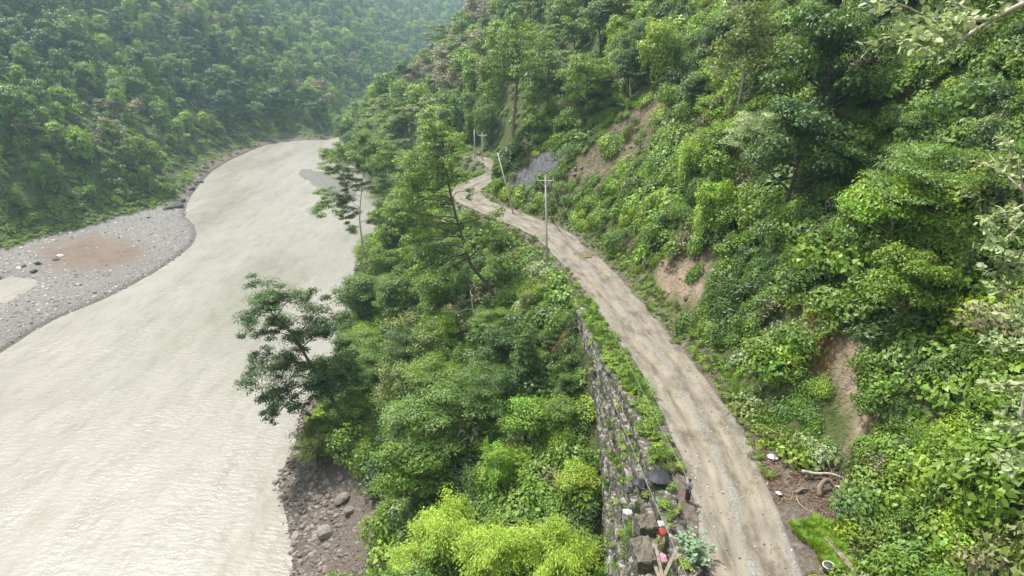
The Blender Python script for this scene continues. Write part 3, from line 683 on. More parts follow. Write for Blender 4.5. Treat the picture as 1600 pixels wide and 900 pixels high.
pid = np.where(sel < -.22, 1, np.where(sel < .0, 0, np.where(sel < .14, 3, np.where(sel < .36, 2, np.where(rr < .7, 4, 5)))))
herb = (edged < 1.6+1.2*rng.random(n)) | ((x > 8) & (dr < 0) & (y < 62)); pid = np.where(herb, 6+(rr*4.99).astype(int), pid)
pid = np.where(low & ~herb & (rr < .6), np.where(rr < .2, 11, np.where(rr < .4, 12, 4)), pid)
r2 = rng.random(n); pid = np.where(~herb & (r2 < .13), 13, np.where(~herb & (r2 < .18), 14, np.where(~herb & (r2 < .25), 15, pid)))
s = (.55+.75*rng.random(n)+.7*(rng.random(n) < .13)*~herb)*np.where(herb, 1.0, 1.1)*np.where(low, .72, 1)
gap = ~herb & (fbm(x/3.5, y/3.5, 64, 3) < -.40); pid = np.where(gap, np.where(rr < .5, 8, 11), pid); s = np.where(gap, .9, s)
s = s[:, None]*rng.uniform(.72, 1.35, (n, 3))
z2 = z-.1
scatter("undergrowth", np.stack([x, y, z2], 1), slope_rots(x, y), s, pid, [UG[k] for k in KN], "dense mixed green shrubs, vines and herbs covering both slopes beside the dirt road", "undergrowth")
N_UG = n
x, y = jgrid(5.5, 13.5, 26, 66, .42); dr = sdist(x, y, RD); top = (x > WTx(y)+.1) & (dr < -HW-.5); face = (x > WBx(y)) & (x <= WTx(y)+.1) & (fbm(x/1.3, y/2.2, 93, 2) > -.02) & (rng.random(len(x)) < .6)
busy = (x > WTx(y)) & (y < 38.5) & (x < WTx(y)+1.6); ok = (face | (top & (rng.random(len(x)) < np.where(fbm(x/1.5, y/3, 95, 2) > -.25, .85, .25)) & ~busy)); x, y = x[ok], y[ok]
f_ = np.clip((x-WBx(y))/(WTx(y)-WBx(y)), 0, 1); f_ = np.where(f_ < 1, np.floor(f_*6+.6)/6, 1); z = WBz(y)+(ZR-WBz(y))*np.minimum(f_, 1); n = len(x)
scatter("verge_weeds", np.stack([x, y, z], 1), rots(n, .25), .45+.55*rng.random(n), rng.integers(0, 5, n), [UG[k] for k in ('herb1', 'herb2', 'herb3', 'tuft1', 'herb2')], "low weeds and creepers on the retaining wall ledges and road verge", "weeds")
x, y = jgrid(-14, 28, 28, 128, .5); dr = sdist(x, y, RD); e_ = np.abs(dr)-HW; z = Zf(x, y); _, _, pad, _, _ = masks(x, y, z)
ok = (e_ > .25) & (e_ < 2.6) & ~pad & ~((dr < 0) & (y < 64)) & (rng.random(len(x)) < np.clip(e_*.8, .1, .8)); x, y, z = x[ok], y[ok], z[ok]; n = len(x)
scatter("roadside_grass", np.stack([x, y, z], 1), rots(n, .2), .35+.5*rng.random(n), rng.integers(0, 5, n), [UG[k] for k in ('herb1', 'herb2', 'tuft2', 'tuft1', 'herb1')], "bright low grass and weeds along both edges of the dirt road", "grass")
# mid / far undergrowth on the right spur and left hill
x, y = jgrid(-70, 130, 126, 330, 2.0); z = Zf(x, y); bare, half, pad, scr, dr = masks(x, y, z); dR = sdist(x, y, RB)
ok = (dR > .7) & (np.abs(dr) > np.where(y > 145, 0, np.where(y > 129, 2.2, HW+1.5))) & inview(x, y, z, 100, 200) & (z > .4) & ~(bare & (rng.random(len(x)) < .9))
x, y, z = x[ok], y[ok], z[ok]; v = visible(x, y, z, 2); x, y, z = x[v], y[v], z[v]
x2, y2 = jgrid(-330, -20, 90, 560, 2.7); zz = Zf(x2, y2); dV = -sdist(x2, y2, LV); dR2 = sdist(x2, y2, RB)
ok = (dV > np.where(y2 > 196, -3.0, .8)) & (zz > .25) & (dR2 < 0) & inview(x2, y2, zz, 120, 200); x2, y2, zz = x2[ok], y2[ok], zz[ok]; v = visible(x2, y2, zz, 2); x2, y2, zz = x2[v], y2[v], zz[v]
x = np.concatenate([x, x2]); y = np.concatenate([y, y2]); z = np.concatenate([z, zz]); n = len(x)
pn = fbm(x/9, y/9, 63, 3)+.6*(rng.random(n)-.5); pid = np.where(pn < -.2, 1, np.where(pn < .15, 0, np.where(pn < .4, 2, 3)))
scatter("distant_undergrowth", np.stack([x, y, z-.2], 1), slope_rots(x, y), np.where(-sdist(x, y, LV) < 5, .45, .8)*(.75+.7*rng.random(n)), pid, [UG['farshrub%d' % k] for k in (1, 2, 3, 4)], "dense shrubs and creepers under the trees on the far slopes", "undergrowth")
N_UF = n
x, y = jgrid(-190, -55, 95, 200, 1.25); z = Zf(x, y); dV = -sdist(x, y, LV); ok = (dV > .2) & (dV < 10) & inview(x, y, z, 60, 0); x, y, z = x[ok], y[ok], z[ok]; n = len(x); dV = dV[ok]
scatter("far_bank_grass", np.stack([x, y, z-.1], 1), slope_rots(x, y), (.28+.02*dV)*(.7+.7*rng.random(n)), rng.choice([2, 2, 3, 0], n), [UG['farshrub%d' % k] for k in (1, 2, 3, 4)], "bright green grass and low bushes fringing the far gravel bar", "grass")

# ------------------------------------------------------------------ far forest mass + individual far trees
TREES = []   # (proto key, x,y,z, scale, rz, region)
x, y = jgrid(-420, 520, 95, 1150, 5.6); z = Zf(x, y); dV = -sdist(x, y, LV); dR = sdist(x, y, RB)
ok = (dV > 6.5) & (dR < 0) & inview(x, y, z, 160, 240); x, y, z = x[ok], y[ok], z[ok]; v = visible(x, y, z, 12); x, y, z = x[v], y[v], z[v]
px_, py_, dp_ = proj(x, y, z+6); order = np.argsort(dp_)
gapm = fbm(x/16, y/16, 73, 3) > -.36; x, y, z, px_, py_, dp_ = [q[gapm] for q in (x, y, z, px_, py_, dp_)]; order = np.argsort(dp_)
infr = (px_ > 5) & (px_ < 1000) & (py_ > 0)
n = len(x); pn = fbm(x/30, y/30, 71, 3)+.9*(rng.random(n)-.5); k_ = np.where(pn < -.3, 1, np.where(pn < -.05, 0, np.where(pn < .12, 3, np.where(pn < .48, 2, np.where(pn < .6, 4, 5)))))
k_ = np.where(rng.random(n) < .02, 6, k_); s = (.45+.6*rng.random(n)**1.5+.45*(rng.random(n) < .07))*np.where(k_ == 6, .9, 1)
KF = ['far_a', 'far_b', 'far_c', 'far_d', 'far_e', 'far_f', 'far_palm']
ind = set([i for i in order if infr[i]][:150])
rest = np.array([i for i in range(n) if i not in ind])
for i in ind: TREES.append((KF[k_[i]], x[i], y[i], z[i]-.4, s[i], rng.random()*6.28, 'far'))
def joined(p):
    """crown + trunk as one mesh for the far mass"""
    import bmesh
    bm = bmesh.new(); bm.from_mesh(p['crown']); 
    me = p['crown'].copy(); return me
scatter("far_forest", np.stack([x, y, z-.4], 1)[rest], rots(len(rest), .10), s[rest][:, None]*np.stack([rng.uniform(.8, 1.25, len(rest)), rng.uniform(.8, 1.25, len(rest)), rng.uniform(.8, 1.45, len(rest))], 1), k_[rest], [PR[k]['crown'] for k in KF], "hazy green forest covering the far hillside above the river bend", "forest")
# very distant ridge
x, y = jgrid(-600, 1500, 1150, 2600, 15); z = Zf(x, y); ok = (-sdist(x, y, LV) > 4) & inview(x, y, z, 60, 120) & (z > 2)
x, y, z = x[ok], y[ok], z[ok]; v = visible(x, y, z, 20); x, y, z = x[v], y[v], z[v]; n = len(x)
if n: scatter("distant_ridge_forest", np.stack([x, y, z-1], 1), rots(n, .05), 1.9+1.2*rng.random(n), (rng.random(n)*4).astype(int), [PR[k]['crown'] for k in KF[:4]], "pale blue forest on the most distant ridge at the top of the valley", "forest")
print("counts", N_UG, N_UF, len(rest), n)

# right spur and right slope trees, scattered
def poisson(x, y, r):
    keep = []; cell = {}
    for i in range(len(x)):
        c_ = (int(x[i]//r), int(y[i]//r)); bad = False
        for a in (-1, 0, 1):
            for b_ in (-1, 0, 1):
                for j in cell.get((c_[0]+a, c_[1]+b_), ()):
                    if (x[i]-x[j])**2+(y[i]-y[j])**2 < r*r: bad = True
        if not bad: keep.append(i); cell.setdefault(c_, []).append(i)
    return np.array(keep, int)
x, y = jgrid(-70, 120, 128, 330, 4.2); p_ = rng.permutation(len(x)); x, y = x[p_], y[p_]; kp = poisson(x, y, 4.3); x, y = x[kp], y[kp]
z = Zf(x, y); bare, half, pad, scr, dr = masks(x, y, z); dR = sdist(x, y, RB); a_, b_, dp_ = proj(x, y, z)
ok = (dR > 3) & (np.abs(dr) > np.where(y > 155, 0, np.where(y > 135, 3.4, HW+3.5))) & ~bare & inview(x, y, z, 60, 200) & ~(inpoly(a_, b_, LOWZONE)) & ~np.any([inpoly(*proj(x, y, z+h_)[:2], q) for q in (CHUTE, ROCKF) for h_ in (3.0, 6.0)], 0) & ~((a_ > 700) & (a_ < 800) & (b_ > 225) & (dr < 0)) & ~((a_ > 780) & (a_ < 880) & (b_ > 175) & (b_ < 250))
x, y, z, dr, a_, b_, dp_ = [q[ok] for q in (x, y, z, dr, a_, b_, dp_)]; v = visible(x, y, z, 8); x, y, z, dr, a_, b_, dp_ = [q[v] for q in (x, y, z, dr, a_, b_, dp_)]
od = np.argsort(dp_); fx = []
for c_, i in enumerate(od):
    brown = (a_[i] > 620) and (a_[i] < 790) and (b_[i] < 170); r_ = rng.random()
    k = ('far_f' if brown and r_ < .55 else ['far_a', 'far_b', 'far_c', 'far_d', 'far_e', 'far_a'][int(rng.random()*6)]); sc_ = .6+.55*rng.random()
    if c_ < 110: TREES.append((k, x[i], y[i], z[i]-.4, sc_, rng.random()*6.28, 'spur'))
    else: fx.append((x[i], y[i], z[i]-.4, sc_, KF.index(k)))
if fx:
    fx = np.array(fx); scatter("spur_forest", fx[:, :3], rots(len(fx), .05), fx[:, 3], fx[:, 4].astype(int), [PR[k]['crown'] for k in KF], "forest on the far side of the right hand spur", "forest")

# near right slope (above the road), procedural fill with near prototypes
x, y = jgrid(8, 110, 22, 128, 3.4); p_ = rng.permutation(len(x)); x, y = x[p_], y[p_]; kp = poisson(x, y, 4.6); x, y = x[kp], y[kp]
z = Zf(x, y); bare, half, pad, scr, dr = masks(x, y, z); a_, b_, dp_ = proj(x, y, z)
ctop = [inpoly(*proj(x, y, z+h_)[:2], q) for q in (CLIFF1, CLIFF2, CLIFF3, CHUTE) for h_ in (1.0, 2.5, 4.0)]
ok = (dr > 8.5) & ~np.any(ctop, 0) & ~bare & ~half & inview(x, y, z, 260, 120) & ~inpoly(a_, b_, LOWZONE) & (np.hypot(x, y) > 46)
x, y, z, a_, b_ = [q[ok] for q in (x, y, z, a_, b_)]; v = visible(x, y, z, 6); x, y, z, a_, b_ = [q[v] for q in (x, y, z, a_, b_)]
for i in range(len(x)):
    n1_ = float(fbm(x[i:i+1]/16, y[i:i+1]/16, 81, 2)[0])+.5*(rng.random()-.5)-.3*((a_[i] > 1130) & (a_[i] < 1330) & (b_[i] < 330))  # last term favours darker tree kinds: slope shade put into leaf colour
    k = 'round_b' if n1_ < -.25 else 'drape_b' if n1_ < -.08 else 'round_a' if n1_ < .1 else 'layer_a' if n1_ < .2 else 'drape_a' if n1_ < .33 else 'round_d' if n1_ < .45 else 'round_c'
    TREES.append((k, x[i], y[i], z[i]-.5, .40+.38*rng.random(), rng.random()*6.28, 'slope'))

# near strip between road and river: fill
x, y = jgrid(-45, 12, 40, 215, 3.4); p_ = rng.permutation(len(x)); x, y = x[p_], y[p_]; kp = poisson(x, y, 4.4); x, y = x[kp], y[kp]
z = Zf(x, y); bare, half, pad, scr, dr = masks(x, y, z); a_, b_, dp_ = proj(x, y, z); dR = sdist(x, y, RB)
ok = (dr < -7) & (dR > 5) & ~scr & ~inpoly(a_, b_, [(440, 920), (440, 740), (560, 690), (640, 740), (660, 860), (650, 920)]) & inview(x, y, z, 60, 60); x, y, z, dr = [q[ok] for q in (x, y, z, dr)]
for i in range(len(x)):
    big_ = np.clip((-dr[i]-7)/10, 0, 1); n1_ = float(fbm(x[i:i+1]/14, y[i:i+1]/14, 91, 2)[0])+.5*(rng.random()-.5)
    if rng.random() > .45+.5*big_: continue
    k = 'round_b' if n1_ < -.2 else 'layer_b' if n1_ < -.05 else 'layer_a' if n1_ < .08 else 'round_a' if n1_ < .25 else 'drape_a' if n1_ < .4 else 'round_d'
    TREES.append((k, x[i], y[i], z[i]-.4, (.30+.45*big_)*(.8+.4*rng.random())*(1.25 if y[i] > 95 else 1), rng.random()*6.28, 'bank'))

# ------------------------------------------------------------------ hand placed trees: (kind, crown px, crown py, size factor, label)
HAND = [
 ('round_b', 560, 462, 1.0, 'big dense dark green tree overhanging the river behind the leaning tree'),
 ('round_b', 505, 415, .62, 'small dark crown poking out over the water left of the slender tree'),
 ('layer_a', 540, 398, .75, 'feathery tree at the foot of the slender pale trunked tree'),
 ('round_a', 575, 405, .8, 'rounded green tree just right of the slender tree foot'),
 ('round_b', 600, 335, .95, 'dark tree at the water edge right of the slender tree'),
 ('layer_b', 590, 300, .8, 'dark spreading tree behind the slender tree crown'),
 ('round_b', 480, 590, .6, 'low dark tree under the leaning trunk'),
 ('round_b', 618, 452, .9, 'dark rounded tree inland of the dense riverside tree'),
 ('round_b', 610, 262, 1.15, 'tall dark tree right behind the thin pale trunked tree'),
 ('layer_a', 588, 228, 1.0, 'green spreading tree where the river strip narrows'),
 ('layer_b', 640, 545, .75, 'flat topped blue green tree inland of the leaning tree'),
 ('layer_a', 690, 600, .8, 'yellowish flowering tree at the middle of the riverside slope'),
 ('layer_a', 655, 650, 1.05, 'large feathery green tree above the rocky shore'),
 ('round_a', 640, 735, .85, 'bright feathery tree just behind the yellow green bamboo'),
 ('round_c', 690, 520, .7, 'bright yellow green tree halfway down the riverside slope'),
 ('tier', 822, 560, 1.0, 'dark conical tree with tiered branches below the road'),
 ('pale', 792, 590, .55, 'small silvery leaved tree left of the dark conical tree'),
 ('round_c', 830, 650, .65, 'bright green bushy tree beside the stone retaining wall'),
 ('drape_a', 782, 710, .6, 'bright leafy tree draped in creepers above the bamboo'),
 ('round_a', 880, 640, .45, 'low green bush tree touching the retaining wall'),
 ('round_c', 905, 745, .5, 'bright bush at the foot of the retaining wall'),
 ('round_a', 920, 118, 1.05, 'full rounded green tree above the landslide scar'),
 ('round_b', 985, 102, .8, 'dark grey green tree just above the landslide scar'),
 ('drape_b', 762, 170, 1.0, 'slender vine hung tree left of the tall bare trunk'),
 ('round_b', 776, 268, .30, 'small dark bush tree at the inside of the road bend'),
 ('round_b', 940, 30, 1.2, 'dark tree on the skyline above the full rounded tree'),
 ('drape_a', 1035, 50, 1.1, 'bright creeper covered tree at the top of the picture'),
 ('round_d', 1165, 70, 1.2, 'olive tree with forking pale trunk at the top of the slope'),
 ('round_c', 1108, 165, .5, 'small yellow green tree on the edge of the landslide scar'),
 ('drape_a', 1085, 235, .75, 'bright creeper mound overhanging the right edge of the landslide'),
 ('layer_c', 1185, 215, .8, 'pale leaved spreading tree in the middle of the dark slope'),
 ('round_b', 1290, 95, 1.35, 'very large dark green tree in the upper right slope'),
 ('round_b', 1245, 225, 1.1, 'dark bushy tree below the very large dark tree'),
 ('round_c', 1400, 330, .8, 'bright green tree in the middle of the right slope'),
 ('layer_a', 1440, 270, .75, 'broad leafed tree on the upper right slope'),
 ('round_a', 1420, 440, .7, 'rounded tree above the tan earth cut'),
 ('drape_a', 1120, 300, .8, 'hanging creeper mass above the tan cliff'),
 ('bamboo', 700, 842, .80, 'yellow green bamboo clump, tallest at the bottom of the picture'),
 ('bamboo', 662, 892, .62, 'yellow green bamboo clump nearest the rocky shore'),
 ('bamboo', 775, 880, .70, 'yellow green bamboo clump between the tallest one and the wall'),
 ('bamboo', 870, 890, .70, 'yellow green bamboo clump nearest the retaining wall'),
 ('bamboo_olive', 492, 700, .80, 'olive bamboo clump at the water edge below the leaning tree'),
 ('bamboo_olive', 500, 672, .55, 'smaller olive clump behind the waterside bamboo'),
]
HPROT = dict(round_a=9, round_b=10, round_c=8, round_d=11, layer_a=10, layer_b=11, layer_c=9, drape_a=10, drape_b=12, tier=8.5, bamboo=8, bamboo_olive=6, pale=6)
hand_xy = []
for k, px, py, s_, lab in HAND:
    p = hit(px, py, HPROT[k]*s_*(.62 if k != 'tier' else .5), 500)
    if p is None: continue
    for _ in range(40):
        if float(sdist(p[0:1], p[1:2], RB)[0]) > 2.0 or p[0] > 0: break
        p[0] += .5
    zz = float(Zf(p[0:1], p[1:2])[0]); TREES.append((k, p[0], p[1], max(zz, .2)-.3, s_, random.random()*6.28, lab)); hand_xy.append((p[0], p[1], s_*3.0))
for px, py, s_ in ((562, 172, 1.95), (545, 195, 1.35), (585, 190, 1.45)):
    d = P(px, 236, 0); zz = 1.0
    TREES.append(('round_b' if s_ > 1.5 else 'layer_b', d[0]+2.5, 264+(585-px)*.15, zz, s_, random.random()*6, {562: 'big hazy dark tree on the headland where the river bends', 545: 'smaller hazy tree leaning over the water at the headland', 585: 'hazy tree inland of the big headland tree'}[px]))
rbl = [q for q in RB if 84 < q[1] < 262]; acc_ = 0; kk = ['round_b', 'layer_b', 'round_a', 'layer_a', 'round_b', 'drape_b']
for q0, q1 in zip(rbl[:-1], rbl[1:]):
    acc_ += float(np.linalg.norm(q1-q0))
    if acc_ > 6.2:
        acc_ = 0; s_ = random.uniform(.6, 1.0) if q1[1] < 125 else random.uniform(.9, 1.35); x_ = q1[0]+random.uniform(2.5, 5); zz = float(Zf(np.array([x_]), np.array([q1[1]]))[0])
        TREES.append((kk[int(random.random()*6)], x_, q1[1], zz-.3, s_, random.random()*6.28, 'edge'))
# thin out procedural trees that collide with hand placed ones
def clash(t_):
    return t_[6] in ('bank', 'slope', 'edge') and any((t_[1]-a)**2+(t_[2]-b_)**2 < r_*r_ for a, b_, r_ in hand_xy)
TREES = [t_ for t_ in TREES if not clash(t_)]

# ------------------------------------------------------------------ labels and building of the trees
LOOK = {'far_a': 'rounded mid green', 'far_b': 'dark rounded', 'far_c': 'bright creeper draped', 'far_d': 'tall creeper draped', 'far_e': 'flat topped olive', 'far_f': 'greyish half bare', 'far_palm': 'palm',
        'round_a': 'rounded green', 'round_b': 'dense dark green', 'round_c': 'bright green', 'round_d': 'tall olive green', 'layer_a': 'spreading feathery', 'layer_b': 'spreading dark', 'layer_c': 'pale spreading',
        'drape_a': 'bright creeper covered', 'drape_b': 'creeper hung', 'pale': 'silvery'}
ORD = ['first', 'second', 'third', 'fourth', 'fifth', 'sixth', 'seventh', 'eighth', 'ninth', 'tenth', 'eleventh', 'twelfth', 'thirteenth', 'fourteenth', 'fifteenth', 'sixteenth', 'seventeenth', 'eighteenth', 'nineteenth', 'twentieth'] + ['twenty-'+q for q in ('first', 'second', 'third', 'fourth', 'fifth', 'sixth', 'seventh', 'eighth', 'ninth')]+['thirtieth']+['thirty-'+q for q in ('first', 'second', 'third', 'fourth', 'fifth', 'sixth', 'seventh', 'eighth', 'ninth')]
GR = {'far': 'trees on the slope across the river', 'spur': 'trees on the spur beyond the road bend', 'slope': 'trees on the slope above the road', 'bank': 'trees between the road and the river', 'edge': 'trees along the near river bank'}
def place(px, py, reg):
    if reg == 'far':
        return 'above the far gravel bar' if px < 150 else 'behind the tip of the gravel bar' if px < 290 else 'along the far bank past the rocks' if px < 420 else 'across the river at the far bend'
    if reg == 'spur':
        return 'on the spur by the river' if px < 690 else 'behind the road bend' if px < 860 else 'high above the landslide' if px < 1080 else 'at the top of the right slope'
    if reg == 'slope':
        return ('right of the landslide' if px < 1150 else 'high on the right slope' if py < 300 and px < 1380 else 'in the upper right corner' if py < 300 else 'above the tan cliff' if px < 1300 else 'on the right edge slope')
    if reg == 'edge':
        return 'at the near water edge below the leaning tree' if py > 480 else 'along the near water edge around the slender tree' if py > 300 else 'along the near water edge towards the headland'
    return ('beside the retaining wall' if px > 800 and py > 480 else 'below the road bend' if py < 400 else 'under the leaning tree' if px < 620 else 'in the middle of the riverside slope')
groups = {}
for i, t_ in enumerate(TREES):
    if t_[6] in GR:
        px, py, _ = proj(t_[1], t_[2], t_[3]+6*t_[4]); key = (PR[t_[0]]['name'], LOOK.get(t_[0], ''), place(px, py, t_[6])); groups.setdefault(key, []).append((float(px), i))
LAB = {}; FAR_Z = 1
for (nm, look, pl_), lst in groups.items():
    lst.sort(); n_ = len(lst)
    for r_, (_, i) in enumerate(lst):
        w_ = 'palm' if nm == 'palm_tree' else look+' tree'
        LAB[i] = ('%s %s from left %s' % (ORD[min(r_, 38)], w_, pl_)) if n_ > 1 else ('only %s %s' % (w_, pl_))
CAT = {'bamboo_clump': 'bamboo', 'palm_tree': 'palm'}
for i, (k, x_, y_, z_, s_, rz, reg) in enumerate(TREES):
    p = PR[k]; root = empty(p['name'], (x_, y_, z_), rz); root.scale = (s_*(.9+.2*random.random()), s_*(.9+.2*random.random()), s_*(.92+.16*random.random())*(random.uniform(.85, 1.35) if reg == 'far' else 1))
    if p['trunk']: link("trunk" if 'bamboo' not in k else "culms", p['trunk'], root)
    link("crown" if 'bamboo' not in k else "foliage", p['crown'], root)
    tag(root, LAB.get(i, reg), CAT.get(p['name'], 'tree'), GR.get(reg, 'bamboo clumps below the road' if k == 'bamboo' else None))
print("trees", len(TREES))

# ------------------------------------------------------------------ trees drawn limb by limb
def at(px, py, depth):
    d = ray(px, py); return np.array([0, 0, CAMH])+d*depth
def limbtree(name, base, trunk_pts, clumps, r0, leaf, mat, bark, dens, label, flat=.35, aspect=.42, up=1.2, jit=.5, shell=.15, extra=0):
    g = Geo(); base = np.array(base); tr = np.array(trunk_pts); n = len(tr); tt = np.linspace(0, 1, n)
    ts = np.linspace(0, 1, 14); tp = smooth(tr, 5); L_ = np.linspace(0, 1, len(tp)); g.tube(tp-base, r0*(1-.72*L_), 8)
    parts = []
    for c_, cr_ in clumps:
        for q in range(3):
            o_ = unit(1)[0]*np.array([1.2, 1.2, .8])*cr_; e = c_+o_; r2 = cr_*random.uniform(.5, .85)
            g.tube([c_-base, (c_+e)/2-base+np.array([0, 0, .1*cr_]), e-base], [r0*.10, r0*.07, r0*.03], 4)
            for w_ in range(3):
                o2 = unit(1)[0]*np.array([1, 1, flat*1.3])*r2*.55; parts.append(clump(e-base+o2, r2*.6, max(int(dens*r2*r2*2.4/(leaf*leaf*aspect)), 5), leaf, flat, up, shell, aspect, .12, jit))
    for c_, cr_ in clumps:
        d = np.linalg.norm(tp-c_, axis=1)+np.where(np.arange(len(tp)) < len(tp)*.35, 100, 0); low = tp[:, 2] > c_[2]+.5; j = np.argmin(d+low*2); p0 = tp[j]
        mid = (p0+c_)/2+np.array([0, 0, .12*np.linalg.norm(c_-p0)])+rng.normal(size=3)*.15*np.linalg.norm(c_-p0)*.5
        rr = r0*(1-.72*L_[j])*.55; pts = smooth([p0, mid, c_], 4)-base; g.tube(pts, rr*(1-.8*np.linspace(0, 1, len(pts))), 5)
        for q in range(4+extra):
            e = c_+unit(1)[0]*np.array([cr_, cr_, cr_*flat])*.9; g.tube([c_-base-(c_-mid)*.3, (c_+e)/2-base, e-base], [rr*.25, rr*.16, rr*.06], 4)
        nn = int(dens*cr_*cr_*7/(leaf*leaf*aspect)); sub = 5
        for q in range(sub):
            o_ = unit(1)[0]*np.array([1, 1, flat*1.3])*cr_*.6; parts.append(clump(c_-base+o_, cr_*.62, max(nn//sub, 5), leaf, flat, up, shell, aspect, .12, jit))
    root = empty(name, base); link("trunk", g.build(name+"_trunk", M[bark], True), root); link("crown", cloud_mesh(name+"_crown", parts, M[mat]), root)
    tag(root, label, 'tree'); return root
# leaning riverside tree
b0 = hit(552, 690)
dB = b0[1]*cp-(b0[2]-CAMH)*sp
cl = []
for px, py, r_ in [(420, 458, 28), (395, 487, 26), (455, 470, 26), (390, 515, 20), (480, 492, 26), (430, 505, 26), (505, 520, 26), (470, 528, 24), (450, 555, 26), (418, 570, 22), (398, 598, 24), (440, 600, 26), (480, 585, 26),
                   (515, 570, 26), (425, 632, 20), (455, 625, 18), (500, 610, 24), (535, 600, 24), (520, 490, 22), (470, 640, 14), (545, 560, 20), (428, 650, 10)]:
    dd = dB+random.uniform(-3.5, 2.5); cl.append((at(px, py, dd), r_*dd/FPX*1.05))
limbtree("leaning_tree", b0-np.array([0, 0, .4]), [b0-np.array([0, 0, .4]), at(530, 645, dB), at(505, 600, dB), at(480, 560, dB), at(455, 520, dB-.5), at(425, 490, dB-1)], [(c_, r_*1.15) for c_, r_ in cl], .30, .25, 'leaf_dark', 'bark_dark', .85,
         'wide dark feathery tree leaning out over the river from the rocky bank', .5)
# tall thin tree with pale trunk
b1 = hit(572, 425); dB = b1[1]*cp-(b1[2]-CAMH)*sp; dB = min(dB, 118); b1 = at(572, 425, dB); b1[2] = float(Zf(b1[0:1], b1[1:2])[0]) if Zf(b1[0:1], b1[1:2])[0] < b1[2] else b1[2]
cl = [(at(px, py, dB+random.uniform(-2.5, 2.5)), r_*dB/FPX) for px, py, r_ in [(560, 240, 24), (540, 252, 20), (580, 232, 22), (530, 268, 16), (560, 268, 16), (515, 318, 16), (500, 328, 14), (535, 312, 14), (590, 255, 20), (548, 228, 16), (528, 335, 12), (610, 240, 16), (525, 250, 20), (545, 285, 14), (575, 218, 20), (595, 270, 14), (545, 330, 13), (580, 300, 14), (515, 300, 13), (600, 345, 14), (550, 360, 11)]]
limbtree("slender_tree", b1, [b1, at(566, 380, dB), at(562, 340, dB), at(565, 300, dB), at(570, 262, dB)], [(c_, r_*1.25) for c_, r_ in cl], .17, .26, 'leaf_mid', 'bark_pale', .75, 'tall slender tree with thin pale forked trunk and sparse crown against the river', .45)
# vine covered tree with sloping dark trunk
b2 = hit(785, 482); dB = b2[1]*cp-(b2[2]-CAMH)*sp
cl = [(at(px, py, dB+random.uniform(-3, 3)), r_*dB/FPX) for px, py, r_ in [(690, 205, 24), (665, 222, 20), (712, 215, 18), (650, 245, 22), (685, 245, 24), (715, 250, 16), (640, 275, 24), (672, 280, 26), (700, 285, 20), (625, 305, 20), (655, 315, 26), (690, 320, 20),
       (625, 345, 20), (660, 355, 24), (735, 300, 12), (700, 360, 18), (640, 380, 18), (680, 390, 20), (745, 345, 16), (770, 335, 16), (780, 365, 18), (735, 385, 16), (800, 385, 14), (700, 420, 18), (660, 420, 18), (675, 200, 18), (640, 255, 18), (710, 232, 20), (690, 262, 22), (610, 330, 20), (640, 320, 22), (665, 345, 22), (600, 360, 18), (720, 275, 14)]]
limbtree("crooked_tree", b2-np.array([0, 0, .3]), [b2-np.array([0, 0, .3]), at(762, 445, dB), at(735, 412, dB), at(722, 370, dB), at(708, 320, dB), at(698, 270, dB), at(690, 215, dB)], cl, .26, .26, 'leaf_mid', 'bark_dark', .62,
         'tall crooked tree with dark sloping trunk and ragged bright leaves left of the road', .55, .5, .9, .6, .3, 2)

b5 = hit(798, 246); dB = b5[1]*cp-(b5[2]-CAMH)*sp
cl = [(at(px, py, dB+random.uniform(-4, 4)), r_*dB/FPX) for px, py, r_ in [(812, 48, 24), (790, 72, 22), (832, 72, 24), (772, 105, 20), (846, 108, 20), (802, 100, 24), (764, 145, 15), (838, 145, 18), (850, 65, 15), (782, 128, 16), (826, 110, 20)]]
limbtree("vine_covered_tree", b5-np.array([0, 0, .4]), [b5-np.array([0, 0, .4]), at(802, 200, dB), at(806, 150, dB), at(812, 100, dB), at(812, 60, dB)], cl, .34, .42, 'leaf_mid', 'bark', .75, 'tallest vine hung tree with long bare trunk rising behind the road bend', .8, .5, .9, .6, .35)
b6 = hit(857, 196); dB = b6[1]*cp-(b6[2]-CAMH)*sp
cl = [(at(px, py, dB+random.uniform(-4, 4)), r_*dB/FPX) for px, py, r_ in [(855, 95, 18), (875, 110, 18), (842, 125, 14), (868, 130, 16), (890, 120, 12)]]
limbtree("vine_covered_tree", b6-np.array([0, 0, .4]), [b6-np.array([0, 0, .4]), at(856, 165, dB), at(855, 130, dB), at(858, 100, dB)], cl, .36, .42, 'leaf_dark', 'bark_dark', .75, 'tree with thick dark straight trunk right of the tallest vine hung tree', .7, .5, .9, .6, .35)
for bp, pts, cls, lab in [
  ((745, 540), [(745, 520), (740, 490), (735, 455)], [(725, 470, 14), (750, 465, 14), (715, 490, 12), (760, 490, 12), (740, 445, 12), (728, 505, 10)], 'grey twiggy half bare tree in the middle of the riverside slope'),
  ((1175, 80), [(1172, 60), (1160, 30), (1152, 0)], [(1140, 10, 16), (1175, -5, 18), (1190, 20, 16), (1150, -20, 16)], 'grey forked half bare trunk at the top of the right slope'),
  ((985, 165), [(985, 150), (984, 125), (984, 105)], [(975, 110, 12), (995, 112, 12), (984, 98, 12)], 'small thin trunked tree at the head of the landslide')]:
    b7 = hit(*bp); dB = b7[1]*cp-(b7[2]-CAMH)*sp
    limbtree("half_bare_tree", b7-np.array([0, 0, .4]), [b7-np.array([0, 0, .4])]+[at(px, py, dB) for px, py in pts], [(at(px, py, dB+random.uniform(-2, 2)), r_*dB/FPX) for px, py, r_ in cls], .16, .24, 'leaf_dry', 'bark_pale', .14, lab, .8, .5, .8, .6, .2, 4)
